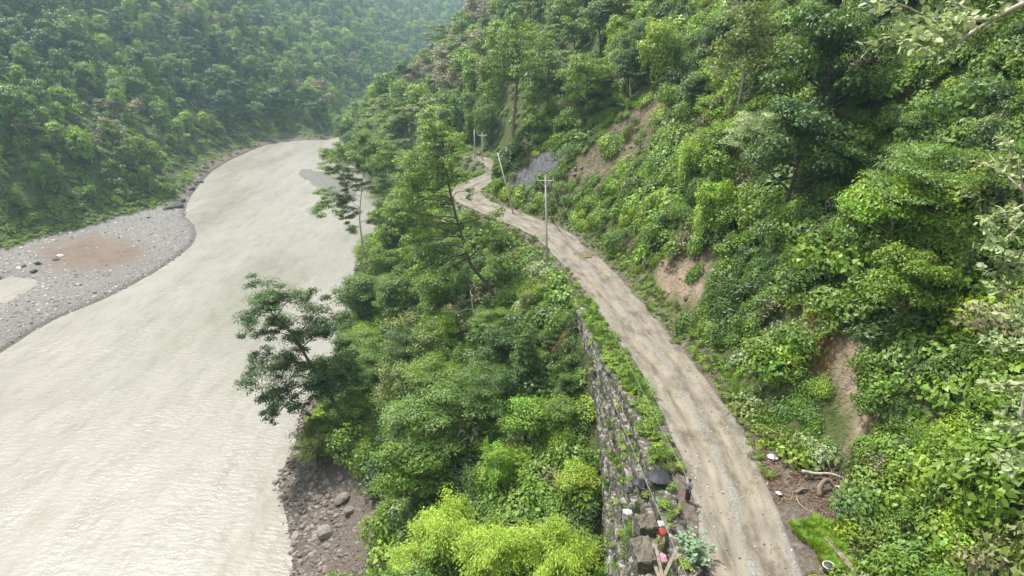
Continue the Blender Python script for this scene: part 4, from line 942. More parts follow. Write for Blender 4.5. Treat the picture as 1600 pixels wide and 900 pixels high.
# close large leaved tree reaching in from the right edge
def bigleaf(cen, dirs, size, nrm):
    """ovate folded leaves, 6 verts / 2 quads each"""
    n = len(cen); a = dirs/np.linalg.norm(dirs, axis=1, keepdims=True); nrm = nrm-a*(a*nrm).sum(1, keepdims=True); nrm /= np.linalg.norm(nrm, axis=1, keepdims=True); b_ = np.cross(nrm, a); s = size[:, None]
    p = [cen, cen+a*s*.28+b_*s*.30+nrm*s*.06, cen+a*s*.68+b_*s*.27+nrm*s*.05, cen+a*s, cen+a*s*.68-b_*s*.27+nrm*s*.05, cen+a*s*.28-b_*s*.30+nrm*s*.06]
    V = np.stack(p, 1).reshape(-1, 3); k = np.arange(n)*6
    F = np.stack([np.stack([k, k+1, k+2, k+3], 1), np.stack([k, k+3, k+4, k+5], 1)], 1).reshape(-1, 4); return V, F
def big_branch_tree(base, limbs, leaf, nper, label):
    g = Geo(); parts = []; base = np.array(base)
    for li, (pts, r_) in enumerate(limbs):
        sp_ = smooth(pts, 5); L_ = np.linspace(0, 1, len(sp_)); g.tube(sp_-base, r_*(1-.8*L_), 6)
        for q in range(nper[0] if li else 0):
            f = .15+.85*random.random(); p0 = np.array([np.interp(f, L_, sp_[:, k]) for k in range(3)]); tl = np.linalg.norm(sp_[-1]-sp_[0])*.22*(.5+random.random())
            d0 = (sp_[-1]-sp_[0]); d0 = d0/np.linalg.norm(d0); d = d0+unit(1)[0]*.9; d[2] = abs(d[2])*.3-.05; tw = p0+np.outer(np.linspace(0, 1, 4), d*tl); g.tube(tw-base, r_*.16*(1-.7*np.linspace(0, 1, 4)), 4)
            n = nper[1]; u = rng.random(n); c_ = p0+u[:, None]*(d*tl)+rng.normal(size=(n, 3))*.05
            dd = d[None, :]*.5+rng.normal(size=(n, 3))*.8; dd[:, 2] -= .35
            parts.append(bigleaf(c_-base, dd, leaf*(.6+.6*rng.random(n)), np.array([0, 0, 1.])+.5*rng.normal(size=(n, 3))))
    root = empty("large_leaved_tree", base); link("trunk", g.build("large_leaved_trunk", M['bark_pale'], True), root)
    link("crown", cloud_mesh("large_leaved_crown", parts, M['leaf_pale']), root); tag(root, label, 'tree'); return root
def base_under(px, py, dd):
    p = at(px, py, dd); z0 = float(Zf(p[0:1], p[1:2])[0]); return np.array([p[0], p[1], z0-.3])
bb = base_under(1690, 420, 30)
lim = [([bb, at(1680, 200, 27), at(1650, 60, 23), at(1600, 5, 20)], .22)]
lim += [([at(1600, 5, 20), at(1560, 25, 19.5), at(1520, 50, 19), at(1480, 78, 18.5), at(1440, 95, 18)], .085), ([at(1545, 32, 19.3), at(1500, 30, 19), at(1455, 28, 18.6), at(1415, 10, 18.2), at(1390, 2, 18)], .05),
        ([at(1470, 26, 19), at(1430, 45, 18.8), at(1400, 60, 18.5), at(1372, 75, 18.3)], .035), ([at(1500, 62, 18.9), at(1470, 45, 18), at(1430, 70, 17.5)], .03), ([at(1540, 35, 19.4), at(1500, 8, 20), at(1455, -25, 20)], .04), ([at(1600, 5, 20), at(1560, -20, 21), at(1490, -60, 21)], .06)]
big_branch_tree(bb, lim, .25, (10, 13), 'large leaved tree reaching a bare grey branch into the top right corner')
bb = base_under(1860, 430, 34)
lim = [([bb, at(1700, 420, 31), at(1625, 380, 29.5), at(1603, 320, 28), at(1592, 250, 27)], .14)]
for q in [((1600, 320), (1570, 335), (1535, 360)), ((1600, 300), (1570, 270), (1545, 240)), ((1598, 290), (1580, 250), (1575, 215)), ((1605, 340), (1575, 370), (1545, 395)), ((1610, 380), (1570, 420), (1540, 430)), ((1612, 390), (1590, 430), (1560, 470)), ((1600, 310), (1620, 260), (1640, 200))]:
    lim.append(([at(a, b_, 28+random.uniform(-2, 2)) for a, b_ in q], .05))
big_branch_tree(bb, lim, .29, (10, 15), 'pale large leaved tree on the right edge of the picture')
bb = base_under(1860, 680, 27)
lim = [([bb, at(1740, 680, 25.5), at(1665, 620, 24.5), at(1640, 560, 24)], .12)]
for q in [((1640, 570), (1600, 540), (1550, 545)), ((1650, 600), (1600, 600), (1555, 610)), ((1660, 620), (1600, 660), (1560, 670)), ((1660, 640), (1610, 700), (1570, 720)), ((1645, 560), (1610, 510), (1570, 490))]:
    lim.append(([at(a, b_, 24.5+random.uniform(-1.5, 1.5)) for a, b_ in q], .04))
big_branch_tree(bb, lim, .26, (10, 15), 'lower pale leaved tree at the right edge under the larger one')

# ------------------------------------------------------------------ stones
x, y = jgrid(-150, -50, 95, 220, .62); dL = -sdist(x, y, LW); dV = -sdist(x, y, LV); z = Zf(x, y); a_, b_, _ = proj(x, y, z)
och = inpoly(a_, b_, OCHRE); ok = (dL > -.5) & (dV < 1) & inview(x, y, z, 60, 10) & (rng.random(len(x)) < np.where(och, .07, .62)) & (z > -.15)
x, y, z = x[ok], y[ok], z[ok]; n = len(x); s = .24+.6*rng.random(n)**3+.5*(rng.random(n) < .015)
scatter("gravel", np.stack([x, y, z-.02], 1), rots(n, .3), s, (rng.random(n)*4).astype(int), SB, "grey and white river cobbles covering the far gravel bar", "gravel")
x, y = jgrid(-32, 0, 38, 130, .34); z = Zf(x, y); bare, half, pad, scr, dr = masks(x, y, z); dR = sdist(x, y, RB)
ok = ((scr & (dR > -1)) | ((dR > -.9) & (dR < 2.6))) & (rng.random(len(x)) < np.where(dR < 6, .8, .45)); x, y, z, dR = x[ok], y[ok], z[ok], dR[ok]; n = len(x)
s = (.15+.42*rng.random(n)**2.5)*np.where(dR < 5, 1.45, .85)
scatter("rubble", np.stack([x, y, z-.02], 1), rots(n, .4), s, (rng.random(n)*5).astype(int), ST, "reddish brown rock rubble sloping down to the water", "rubble")
l_ = rng.uniform(75, 190, 5200); qa = np.where(rng.random(5200) < .25, rng.normal(0, .35, 5200), np.sign(rng.normal(size=5200))*(HW-.1+.75*rng.normal(size=5200)*.6)); xx, yy = road_pt(l_, qa)
n = len(xx); scatter("road_gravel", np.stack([xx, yy, np.full(n, ZR+.035)], 1), rots(n, .4), .045+.13*rng.random(n)**3, rng.integers(0, 4, n), SB, "loose gravel along the centre and edges of the dirt road", "gravel")
x, y = jgrid(5, 60, 60, 125, .8); z = Zf(x, y); bare, half, pad, scr, dr = masks(x, y, z); ok = (bare | half) & (rng.random(len(x)) < .4); x, y, z = x[ok], y[ok], z[ok]; n = len(x)
scatter("landslide_debris", np.stack([x, y, z], 1), rots(n, .5), .2+.8*rng.random(n)**3, rng.integers(0, 5, n), ST, "loose rock and clods on the bare landslide scar and earth cuts", "debris")
# litter of leaves and sticks on the dirt pad and right shoulder
x, y = jgrid(8, 26, 26, 62, .28); dr = sdist(x, y, RD); a_, b_, _ = proj(x, y, ZR+0*x); ok = (dr > HW-.2) & ((dr < HW+1.4) | (inpoly(a_, b_, DIRTPAD) & (dr < 9))) & (fbm(x/1.5, y/1.5, 97, 3) > .12); x, y = x[ok], y[ok]; n = len(x); z = Zf(x, y)
lit = proto('litter', (Geo(), [leaves(np.c_[rng.uniform(-.25, .25, (26, 2)), .02+.05*rng.random(26)], np.array([0, 0, 1.])+.3*rng.normal(size=(26, 3)), .05+.09*rng.random(26), .5)], 'leaf_litter', 'bark'))['crown']
scatter("leaf_litter", np.stack([x, y, np.maximum(z, ZR-.1)+.02], 1), rots(n, .1), .7+.6*rng.random(n), np.zeros(n, int), [lit], "dead brown leaves and twigs on the road shoulder", "leaf litter")
# puddle in the road
c0 = P(914, 399, ZR); th = np.linspace(0, 2*math.pi, 28)[:-1]; V = [(c0[0], c0[1], ZR+.088)]+[(c0[0]+(1.3+.3*math.sin(3*a)+.15*math.sin(7*a))*math.cos(a)*.9, c0[1]+(1.5+.4*math.sin(2*a+1)+.2*math.sin(5*a))*math.sin(a), ZR+.088) for a in th]
mpd, t, b, o = newmat("puddle_water"); b.inputs["Base Color"].default_value = (.14, .115, .07, 1); b.inputs["Roughness"].default_value = .08
me = bpy.data.meshes.new("puddle"); me.from_pydata(V, [], [(0, i+1, (i+1) % 27+1) for i in range(27)]); me.materials.append(mpd); tag(link("puddle", me), kind="structure")
def boulder(px, py, s_, label, meshes=ST, z0=None, grp=None, fl=1):
    p = hit(px, py) if z0 is None else P(px, py, z0)
    s_ *= .72 if px > 420 and py > 600 else 1
    o_ = link("boulder", random.choice(meshes)); o_.location = (p[0], p[1], p[2]+.06*s_); o_.scale = (s_, s_*(.7+.4*random.random()), s_*fl*(.8+.4*random.random())); o_.rotation_euler = (random.gauss(0, .2), random.gauss(0, .2), random.random()*6)
    tag(o_, label, 'boulder', grp)
for px, py, s_, lab in [(497, 779, 1.6, 'pale upright boulder on the rubble slope'), (507, 790, 1.4, 'rounded boulder right of the pale upright one'), (535, 782, 2.6, 'largest flat grey boulder in the rubble slope'), (548, 800, 2.2, 'long slab pointing inland on the rubble slope'),
      (510, 835, 2.8, 'long dark slab halfway down the rubble slope'), (430, 754, 1.1, 'lone boulder standing in the water off the rubble'), (445, 780, 1.5, 'dark boulder at the waterline tip of the rubble'), (468, 700, 1.2, 'boulder at the waterline under the olive bamboo'),
      (512, 755, 1.4, 'boulder below the waterside bamboo'), (533, 748, 1.6, 'pale angular boulder near the top of the rubble'), (462, 840, 1.5, 'boulder at the waterline low in the picture'), (470, 800, 1.2, 'brown boulder close to the water'), (480, 860, 1.3, 'brown boulder in the lower rubble'),
      (455, 815, 1.2, 'small dark waterline boulder'), (490, 760, 1.3, 'grey boulder beneath the bushes on the shore'), (530, 870, 1.0, 'small pale boulder low on the rubble slope')]:
    boulder(px, py, s_, lab, grp='boulders on the rubble shore')
for px, py, s_, lab, ms in [(95, 403, 1.9, 'white boulder on the ochre sand of the gravel bar', SB), (88, 408, 1.5, 'grey boulder leaning on the white one on the gravel bar', SDK), (60, 413, 1.7, 'dark boulder beside the pool on the gravel bar', SDK), (53, 425, 1.4, 'dark boulder at the pool edge', SDK), (38, 418, 1.3, 'dark boulder between pool and grass', SDK),
      (275, 325, 4.2, 'black rock outcrop at the tip of the gravel bar', SDK), (262, 328, 3.0, 'dark rock left of the black outcrop', SDK), (284, 316, 3.2, 'dark rock behind the black outcrop', SDK), (233, 342, 1.2, 'small dark rock at the inner end of the gravel bar', SDK), (298, 298, 3.0, 'dark rock on the far bank above the outcrop', SDK), (312, 285, 2.8, 'rock on the far bank halfway to the bend', SDK),
      (522, 240, 6.5, 'long dark rock at the foot of the headland', SDK), (300, 250, 2.0, 'reddish bank rock on the far shore', ST)]:
    boulder(px, py, s_, lab, ms, grp='rocks on the far shore')

# ------------------------------------------------------------------ retaining wall
courses = 6; V = []; F = []
ys = np.arange(22, 64, .16)
rows = []
for y_ in ys:
    tx_, bx_, bz_ = float(WTx(y_)), float(WBx(y_)), float(WBz(y_)); prof = []
    for c_ in range(courses):
        f0, f1 = c_/courses, (c_+1)/courses; xa = bx_+(tx_-bx_)*f0; xb = bx_+(tx_-bx_)*f1
        z0 = bz_+(ZR-bz_)*f0; z1 = bz_+(ZR-bz_)*f1
        for k in range(9): prof.append((xa+.05*k/8*(xb-xa), z0+(z1-z0)*k/8))
        for k in (1, 2, 3): prof.append((xa+(xb-xa)*k/4+.001, z1))
    prof = [(prof[0][0], prof[0][1]-1.0)]+prof+[(tx_+.15, ZR+.05), (tx_+.9, ZR+.05), (tx_+.9, ZR-1)]
    rows.append([(px_, y_, pz_) for px_, pz_ in prof])
A = np.array(rows); n0, n1 = A.shape[:2]
cell = vnoise(A[..., 1]/.42, (A[..., 2]+A[..., 0]*.3)/.3, 5); d1 = fbm(A[..., 1]/.9, A[..., 2]/.6, 7, 3)
A[..., 0] -= (cell-.5)*.24+d1*.14; A[..., 2] += (vnoise(A[..., 1]/.5, A[..., 0]/.4, 15)-.5)*.12+fbm(A[..., 1]/4, A[..., 1]*0+2, 19, 2)*.35
F = [(j*n1+i, j*n1+i+1, (j+1)*n1+i+1, (j+1)*n1+i) for j in range(n0-1) for i in range(n1-1)]
mwl, t, b, o = newmat("wall_stone")
vo = N(t, "ShaderNodeTexVoronoi"); vo.inputs["Scale"].default_value = 3.2; gg = N(t, "ShaderNodeNewGeometry"); t.links.new(gg.outputs["Position"], vo.inputs["Vector"])
ve = N(t, "ShaderNodeTexVoronoi", feature='DISTANCE_TO_EDGE'); ve.inputs["Scale"].default_value = 3.2; t.links.new(gg.outputs["Position"], ve.inputs["Vector"])
bw = N(t, "ShaderNodeRGBToBW"); t.links.new(vo.outputs["Color"], bw.inputs[0])
cs = ramp(t, bw.outputs[0], [(.2, (.04, .036, .028)), (.45, (.085, .078, .065)), (.62, (.14, .13, .112)), (.85, (.25, .235, .21))])
ej = ramp(t, ve.outputs["Distance"], [(.0, (.25, .25, .25)), (.08, (1, 1, 1))]); cs = mixc(t, 1.0, cs, ej, 'MULTIPLY')
moss = ramp(t, noise_(t, .8, 6), [(.52, (0, 0, 0)), (.66, (1, 1, 1))]); cs = mixc(t, moss, cs, (.05, .065, .025, 1))
t.links.new(cs, b.inputs["Base Color"]); b.inputs["Roughness"].default_value = .9; bump(t, b, ve.outputs["Distance"], .8, .15)
wall = link("retaining_wall", mesh_np("retaining_wall", A.reshape(-1, 3), F, mwl, False)); tag(wall, "long stepped dry stone retaining wall holding up the river side of the dirt road", "wall")

# ------------------------------------------------------------------ poles and wires
def pole(base, h, top_off, label, r=.13, arm=True, arm_dir=(1, 0)):
    base = np.array(base); top = base+np.array([top_off[0], top_off[1], h]); root = empty("utility_pole", base)
    g = Geo(); g.tube([(0, 0, -.4), (top-base)*.5, top-base], [r, r*.8, r*.6], 10); link("pole", g.build("pole_shaft", M['metal_grey'], True), root)
    if arm:
        g = Geo(); a = np.array([*arm_dir, 0.]); c_ = (top-base)+np.array([0, -.13, -.45]); n_ = np.array([-a[1], a[0], 0])
        g.tube([c_-a*.95, c_+a*.95], .04, 4); g.tube([c_-a*.7, (top-base)*(1-.13)], .03, 4); g.tube([c_+a*.7, (top-base)*(1-.13)], .03, 4); link("crossarm", g.build("crossarm", M['metal_grey']), root)
        for q in (-.9, 0, .9):
            g = Geo(); p0 = c_+a*q+(np.array([0, 0, .45]) if q == 0 else 0); g.tube([p0, p0+[0, 0, .1], p0+[0, 0, .16], p0+[0, 0, .26]], [.05, .09, .05, .07], 8); link("insulator", g.build("insulator", M['cloth_white']), root)
    tag(root, label, 'pole', 'poles along the road'); return top
b3 = P(855, 410, ZR); b3[2] = ZR-.1
tp1 = pole(b3, 10.6, (-.4, 0), 'nearest tall grey utility pole with crossarm at the road edge')
b4 = hit(803, 335); tp2 = pole((b4[0], b4[1], b4[2]), 9.0, (-2.4, 1.0), 'leaning pole between the road bend and the landslide', .12, False)
fp = []
for px, pyb, pyt, lab in [(742, 250, 205, 'far pole left of its neighbour behind the road bend'), (754, 252, 210, 'far pole right of its neighbour behind the road bend'), (703, 292, 265, 'short post beside the crooked tree')]:
    q = hit(px, pyb); dd = q[1]*cp-(q[2]-CAMH)*sp; fp.append(pole(q, max(3.5, (pyb-pyt)*dd/FPX*1.03), (0, 0), lab, .13, px == 754))
def wire(a, b_, sag, label, r=.010, grp='overhead wires'):
    t_ = np.linspace(0, 1, 40); a = np.array(a); b_ = np.array(b_); p = a+np.outer(t_, b_-a); p[:, 2] -= sag*4*t_*(1-t_)
    g = Geo(); base = p[0]; g.tube(p-base, r, 5); o_ = link("power_line", g.build("power_line", M['wire'], True)); o_.location = base; tag(o_, label, 'wire', grp)
# a pole behind the viewer's frame carries the near end of the wires
nb = np.array([9.6, 8.0, ZR]); nt_ = pole((9.6, 6.0, ZR), 10.0, (0, 0), 'utility pole under the viewpoint just outside the picture')
wire(tp1+[-.9, -.1, -.2], at(1110, 985, 19.5), 1.7, 'left overhead wire crossing the retaining wall')
wire(tp1+[0, -.1, .25], at(1200, 985, 19.0), 1.2, 'middle overhead wire along the road')
wire(tp1+[.9, -.1, -.2], at(1222, 985, 19.0), 1.2, 'right overhead wire along the road')
wire(tp1+[-.9, .1, -.2], tp2+[-.1, 0, -.2], .7, 'left far wire to the leaning pole'); wire(tp1+[.9, .1, -.2], tp2+[.1, 0, -.2], .7, 'right far wire to the leaning pole')
wire(tp2, fp[1], .8, 'far wire behind the road bend')
gp = hit(886, 372); wire(tp1+[0, 0, -.5], gp, .1, 'guy wire staying the nearest pole on its right', .02, None)
gq = hit(862, 345)
g = Geo(); g.tube([(0, 0, 0), (tp1+[0.5, 6, -1.5])-gq], [.09, .06], 8); o_ = link("stay_pole", g.build("stay_pole", M['bark_pale'])); o_.location = gq; tag(o_, 'slanting wooden stay pole behind the nearest utility pole', 'pole')

# ------------------------------------------------------------------ person
def person(p, face):
    root = empty("person", p, face); root.scale = (.92, .92, .92)
    g = Geo(); 
    # body: one lofted surface from feet through torso to head
    me = bpy.data.meshes.new("body"); vs = [(0, 0, .95), (0, 0, 1.12), (0, 0, 1.30), (0, 0, 1.42), (0, .01, 1.50), (0, .03, 1.60), (0, .02, 1.68),
        (-.17, 0, 1.39), (-.23, .02, 1.13), (-.20, .13, .93), (.17, 0, 1.39), (.24, .02, 1.13), (.22, .12, .93), (-.10, 0, .88), (-.11, .02, .48), (-.11, -.01, .08), (-.11, .13, .04), (.10, 0, .88), (.11, .02, .48), (.11, -.01, .08), (.11, .13, .04)]
    es = [(0, 1), (1, 2), (2, 3), (3, 4), (4, 5), (5, 6), (3, 7), (7, 8), (8, 9), (3, 10), (10, 11), (11, 12), (0, 13), (13, 14), (14, 15), (15, 16), (0, 17), (17, 18), (18, 19), (19, 20)]
    rd = [.14, .13, .15, .10, .055, .095, .085, .062, .045, .035, .062, .045, .035, .09, .06, .042, .035, .09, .06, .042, .035]
    import bmesh
    bm = bmesh.new(); sk = bm.verts.layers.skin.verify(); bv_ = [bm.verts.new(q) for q in vs]
    for i_, j_ in es: bm.edges.new((bv_[i_], bv_[j_]))
    for q, r_ in zip(bv_, rd): q[sk].radius = (r_, r_*.85)
    bv_[0][sk].use_root = True; bm.to_mesh(me); bm.free(); me.materials.append(M['skin'])
    o_ = link("body", me, root); o_.modifiers.new("skin", 'SKIN'); s_ = o_.modifiers.new("sub", 'SUBSURF'); s_.levels = 2; s_.render_levels = 2
    # hands: five bent fingers each
    for sx in (-1, 1):
        g = Geo(); w_ = np.array([-.20 if sx < 0 else .22, .13, .93]); pd = np.array([0, .5, -.85]); g.tube([w_, w_+pd*.05, w_+pd*.09], [.026, .038, .03], 8)
        for f in range(4):
            q = w_+pd*.085+np.array([(f-1.5)*.017, 0, 0]); l_ = (.06, .07, .065, .05)[f]; g.tube([q, q+pd*l_*.5, q+pd*l_+np.array([0, -.02, 0])], [.009, .008, .006], 5)
        q = w_+pd*.03; g.tube([q, q+np.array([-sx*.035, .02, -.03]), q+np.array([-sx*.045, .03, -.06])], [.011, .01, .007], 5); link("hand", g.build("hand", M['skin'], True), root)
    def ring(levels, k=14):
        g = Geo(); V = [(cx_+rx*math.cos(6.2832*j/k), cy_+ry*math.sin(6.2832*j/k), z) for z, rx, ry, cx_, cy_ in levels for j in range(k)]
        g.add(V, [(i*k+j, i*k+(j+1) % k, (i+1)*k+(j+1) % k, (i+1)*k+j) for i in range(len(levels)-1) for j in range(k)]); return g
    g = ring([(.90, .185, .13, 0, 0), (1.05, .175, .125, 0, 0), (1.2, .185, .13, 0, 0), (1.34, .20, .125, 0, 0), (1.43, .14, .10, 0, 0), (1.47, .075, .07, 0, .01)])
    for sx, e in ((-1, (-.23, .02, 1.15)), (1, (.24, .02, 1.15))): g.tube([(sx*.13, 0, 1.40), (sx*.185, 0, 1.35), e], [.08, .085, .068], 8)
    link("shirt", g.build("shirt", M['shirt'], True), root)
    g = ring([(.16, .20, .17, .0, .03), (.3, .19, .165, 0, .02), (.55, .185, .15, 0, .01), (.8, .19, .145, 0, 0), (.97, .175, .13, 0, 0), (1.0, .165, .12, 0, 0)]); link("lungi", g.build("lungi", M['lungi'], True), root)
    bm = bmesh.new(); bmesh.ops.create_uvsphere(bm, u_segments=14, v_segments=9, radius=.112)
    for v in bm.verts:
        v.co.y *= 1.08; 
        if v.co.y > .03 and v.co.z < .03: v.co.y = .03
    me = bpy.data.meshes.new("hair"); bm.to_mesh(me); bm.free(); me.materials.append(M['hair']); h_ = link("hair", me, root); h_.location = (0, .0, 1.665)
    g = Geo(); g.tube([(0, .10, 1.66), (0, .125, 1.63), (0, .115, 1.615)], [.01, .016, .01], 6); link("nose", g.build("nose", M['skin']), root)
    for sx in (-1, 1):
        g = Geo(); g.tube([(sx*.035, .092, 1.66), (sx*.035, .104, 1.66)], [.012, .009], 6); link("eye", g.build("eye", M['hair']), root)
        g = Geo(); g.tube([(sx*.092, .02, 1.66), (sx*.102, .015, 1.63)], [.018, .012], 6); link("ear", g.build("ear", M['skin']), root)
    tag(root, 'person in blue patterned shirt and dark wrap standing at the road edge', 'person')
pp = P(1074, 782, ZR); person((pp[0], pp[1], ZR), 2.3)

# ------------------------------------------------------------------ small things by the road
def box_thing(name, cat, px, py, z, half, rz, mat, label, tilt=None, dz=0):
    p = P(px, py, z); g = Geo(); g.box((0, 0, 0), half, rz, tilt)
    me = g.build(name, M[mat]); o_ = link(name, me); o_.location = (p[0], p[1], p[2]+dz); tag(o_, label, cat)
    bv = o_.modifiers.new("bevel", 'BEVEL'); bv.width = min(half)*.18; bv.segments = 2; return o_
def rough_block(px, py, half, rz, label):
    bm = bmesh.new(); bmesh.ops.create_cube(bm, size=2); bmesh.ops.subdivide_edges(bm, edges=bm.edges[:], cuts=9, use_grid_fill=True)
    for v in bm.verts:
        c_ = v.co.copy(); cap = 1.08 if c_.z > .55 else 1.0; r_ = max(abs(c_.x), abs(c_.y)); v.co = Vector((c_.x*half[0]*cap, c_.y*half[1]*cap, c_.z*half[2]))
        v.co += Vector((noise.noise(c_*2.3), noise.noise(c_*2.3+Vector((5, 1, 2))), noise.noise(c_*2.1+Vector((1, 7, 3)))))*.10+Vector((noise.noise(c_*7), noise.noise(c_*7.5), noise.noise(c_*6.5)))*.05
    me = bpy.data.meshes.new("stone_block"); bm.to_mesh(me); bm.free(); me.materials.append(M['concrete']); o_ = link("stone_block", me); p = P(px, py, 22.2); o_.location = p; o_.rotation_euler = (.03, -.05, rz); tag(o_, label, 'block')
rough_block(1010, 822, (.48, .55, .42), .05, 'square mossy stone block at the top of the wall, farther of two')
rough_block(1004, 868, (.48, .85, .5), .08, 'long mossy stone block at the top of the wall, nearer of two')
for px, py, a_, l_, lab in [(1022, 880, .12, 1.5, 'grey plank beside the nearer concrete block'), (1031, 884, .0, 1.4, 'second grey plank from the concrete block'), (1047, 880, -.55, 1.2, 'plank lying at an angle right of the others')]:
    box_thing("plank", "plank", px, py, 22.4, (.09, l_, .03), a_, 'plank', lab, (.15, 0))
def cloth(px, py, z, r_, mat, label, name, cat, flat=.25):
    p = P(px, py, z); k = 9; g = Geo(); V = []; 
    n_ = 9; a, b_ = np.meshgrid(np.linspace(-1, 1, n_), np.linspace(-1, 1, n_)); rr = np.sqrt(a**2+b_**2)
    hz = flat*r_*(np.clip(1-rr, 0, 1)*1.2+.5*np.random.default_rng(int(px)).random(a.shape))
    sc1 = 1+.25*(rng.random(a.shape)-.5); V = np.stack([a*r_*sc1, b_*r_*1.1*sc1, hz-.05], -1).reshape(-1, 3)
    F_ = [(j*n_+i, j*n_+i+1, (j+1)*n_+i+1, (j+1)*n_+i) for j in range(n_-1) for i in range(n_-1) if rr[j, i] < 1.15 and rr[j+1, i+1] < 1.15]
    g.add(V, F_); me = g.build(name, M[mat], True); o_ = link(name, me); o_.location = p; sdm = o_.modifiers.new("solid", 'SOLIDIFY'); sdm.thickness = .03; tag(o_, label, cat)
cloth(1030, 745, 22.15, .75, 'tarp_black', 'black plastic sheet lying among weeds beside the person', 'plastic_sheet', 'plastic sheet')
cloth(998, 755, 20.9, .45, 'tarp_black', 'crumpled black bag on the wall below the plastic sheet', 'black_bag', 'bag', .5)
cloth(981, 765, 20.0, .35, 'tarp_black', 'small black bag lower on the wall', 'black_bag', 'bag', .5)
cloth(1032, 830, 22.2, .32, 'cloth_red', 'red cloth scraps beside the farther concrete block', 'red_cloth', 'cloth', .5)
cloth(1032, 818, 22.3, .22, 'cloth_white', 'white plastic bag next to the red cloth', 'plastic_bag', 'bag', .7)
cloth(1032, 872, 22.2, .35, 'cloth_pink', 'pink sack between the planks', 'sack', 'sack', .6)
cloth(981, 800, 19.8, .28, 'cloth_white', 'white bag caught on the wall face', 'plastic_bag', 'bag', .6)
cloth(1256, 840, 22.1, .18, 'cloth_white', 'white litter bag at the dirt road edge', 'litter_bag', 'bag', .6)
cloth(1217, 770, 22.1, .16, 'cloth_white', 'small white litter on the road shoulder', 'litter_bag', 'bag', .6)
cloth(1207, 714, 22.2, .3, 'cloth_white', 'pale lump of litter at the foot of the bushes', 'litter_bag', 'bag', .7)
# driftwood pile
def wood(px, py, pts, r_, label, mat='bark_pale'):
    p = P(px, py, ZR+.1); g = Geo(); sp_ = smooth(pts, 4); g.tube(sp_, r_*(1-.6*np.linspace(0, 1, len(sp_))), 6); o_ = link("driftwood", g.build("driftwood", M[mat], True)); o_.location = p; tag(o_, label, 'driftwood', 'driftwood by the road')
wood(1262, 748, [(-.4, .1, .5), (.4, 0, .4), (1.3, -.3, .6), (2.1, -.8, .5)], .13, 'long pale branch on top of the wood pile')
wood(1278, 740, [(0, 0, .4), (0, -.1, .9), (.05, 0, 1.3)], .08, 'upright broken branch in the wood pile')
wood(1283, 768, [(-.3, -.5, 0), (-.1, 0, .5), (.5, .3, .6), (.9, -.1, .2), (1.0, -.6, 0)], .2, 'thick arched root in the wood pile', 'bark')
wood(1240, 768, [(0, -.2, 0), (.5, 0, .15), (1.0, .1, .1)], .16, 'short brown log left of the wood pile', 'bark')
wood(1300, 765, [(0, 0, .2), (.2, -.4, .5), (.1, -1.0, .1)], .1, 'curved stick right of the wood pile')
wood(1255, 780, [(.2, 1.0, .02), (-.3, .3, .02), (-.4, -.5, .02), (0, -1.2, .02), (.4, -1.5, .02)], .03, 'thin curved cane lying on the dirt')
box_thing("timber_beam", "beam", 1313, 868, 22.2, (.16, 1.4, .12), .18, 'plank', 'long grey timber beam beside the bright grass patch')
# bucket
p = P(1293, 893, ZR+.02); root = empty("bucket", p); k = 20
g = Geo(); g.tube([(0, 0, 0), (0, 0, .05), (0, 0, .42)], [.22, .26, .30], k); link("bucket_body", g.build("bucket_body", M['rubber'], True), root)
g = Geo(); th = np.linspace(0, 2*math.pi, 25); g.tube(np.stack([.30*np.cos(th), .30*np.sin(th), .43+0*th], 1), .035, 6, False); link("rim", g.build("rim", M['cloth_white'], True), root)
tag(root, 'dark bucket with white rim standing at the bottom right of the road', 'bucket')
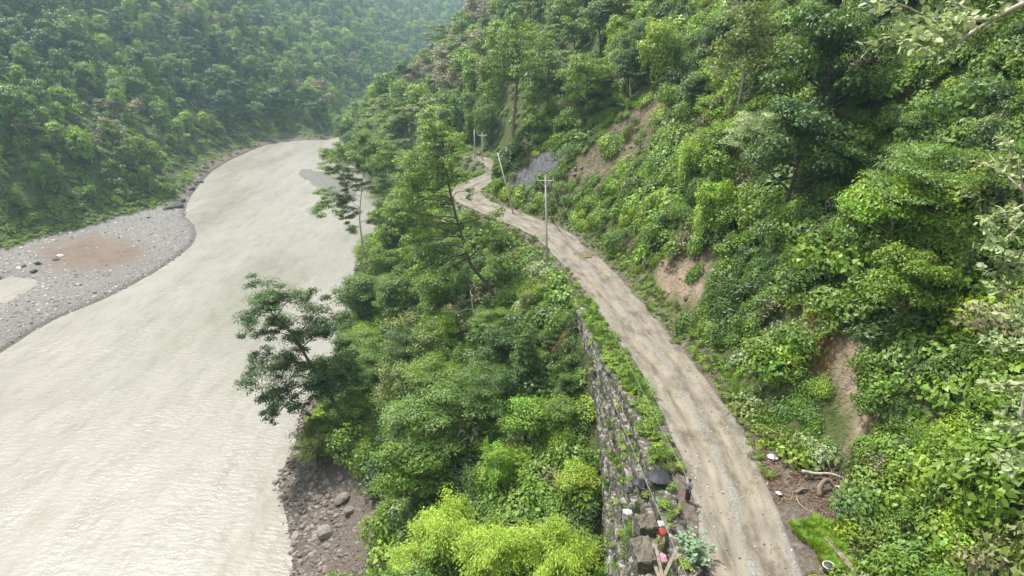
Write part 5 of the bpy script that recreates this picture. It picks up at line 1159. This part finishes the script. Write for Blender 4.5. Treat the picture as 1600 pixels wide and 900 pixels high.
# bright grass patch
n = 300; a = rng.random(n)*6.28; q = np.sqrt(rng.random(n))*(1+.25*np.sin(a*3)+.15*np.sin(a*5+1)); c0 = P(1291, 850, ZR+.1); xx = c0[0]+np.cos(a)*q*1.15; yy = c0[1]+np.sin(a)*q*2.2
scatter("grass_patch", np.stack([xx, yy, np.full(n, ZR+.1)], 1), rots(n, .15), .3+.35*rng.random(n), np.zeros(n, int), [proto('grass', grasstuft(.3, .6, 3, 'leaf_bright', 90, .09))['crown']], "bright green oval patch of grass between dirt and timber beam", "grass")
# large grey leaved bush by the wall
bx = P(1085, 872, ZR); root = empty("grey_leaved_bush", (bx[0], bx[1], ZR)); parts = []; g = Geo()
for q in range(26):
    a = random.random()*6.28; r_ = 1.25*random.random()**.6; h_ = 1.0+.5*random.random()-.4*r_/1.25; tip = np.array([math.cos(a)*r_, math.sin(a)*r_*1.15, h_]); g.tube([(0, 0, -.1), tip*.5+[0, 0, .2], tip], [.025, .02, .008], 4)
    n = 20; u = .35+.65*rng.random(n); c_ = tip*u[:, None]+rng.normal(size=(n, 3))*.06; dd = rng.normal(size=(n, 3)); dd[:, 2] *= .4; parts.append(bigleaf(c_, dd, .15+.10*rng.random(n), np.array([0, 0, 1.])+.3*rng.normal(size=(n, 3))))
link("stems", g.build("stems", M['bark_pale']), root); link("foliage", cloud_mesh("grey_bush", parts, leafmat('leaf_grey', [(.13, .22, .12), (.16, .25, .14)])), root); tag(root, 'round grey green broad leaved bush between the road and the wall', 'bush')

# ------------------------------------------------------------------ haze
import bmesh
bm = bmesh.new(); bmesh.ops.create_cube(bm, size=1); me = bpy.data.meshes.new("haze"); bm.to_mesh(me); bm.free()
hz = link("haze", me); zt = float(ZG.max())+22; hz.scale = (5600, 3900, zt+4); hz.location = (0, 1400, (zt+4)/2-4); 
mh, t, b, o = newmat("haze"); t.nodes.remove(b); pv = N(t, "ShaderNodeVolumePrincipled"); pv.inputs["Color"].default_value = (.58, .86, 1, 1); pv.inputs["Density"].default_value = .00038; pv.inputs["Anisotropy"].default_value = .5
t.links.new(pv.outputs[0], o.inputs["Volume"]); me.materials.append(mh); tag(hz, kind="stuff", label="thin bluish haze filling the valley", cat="haze")
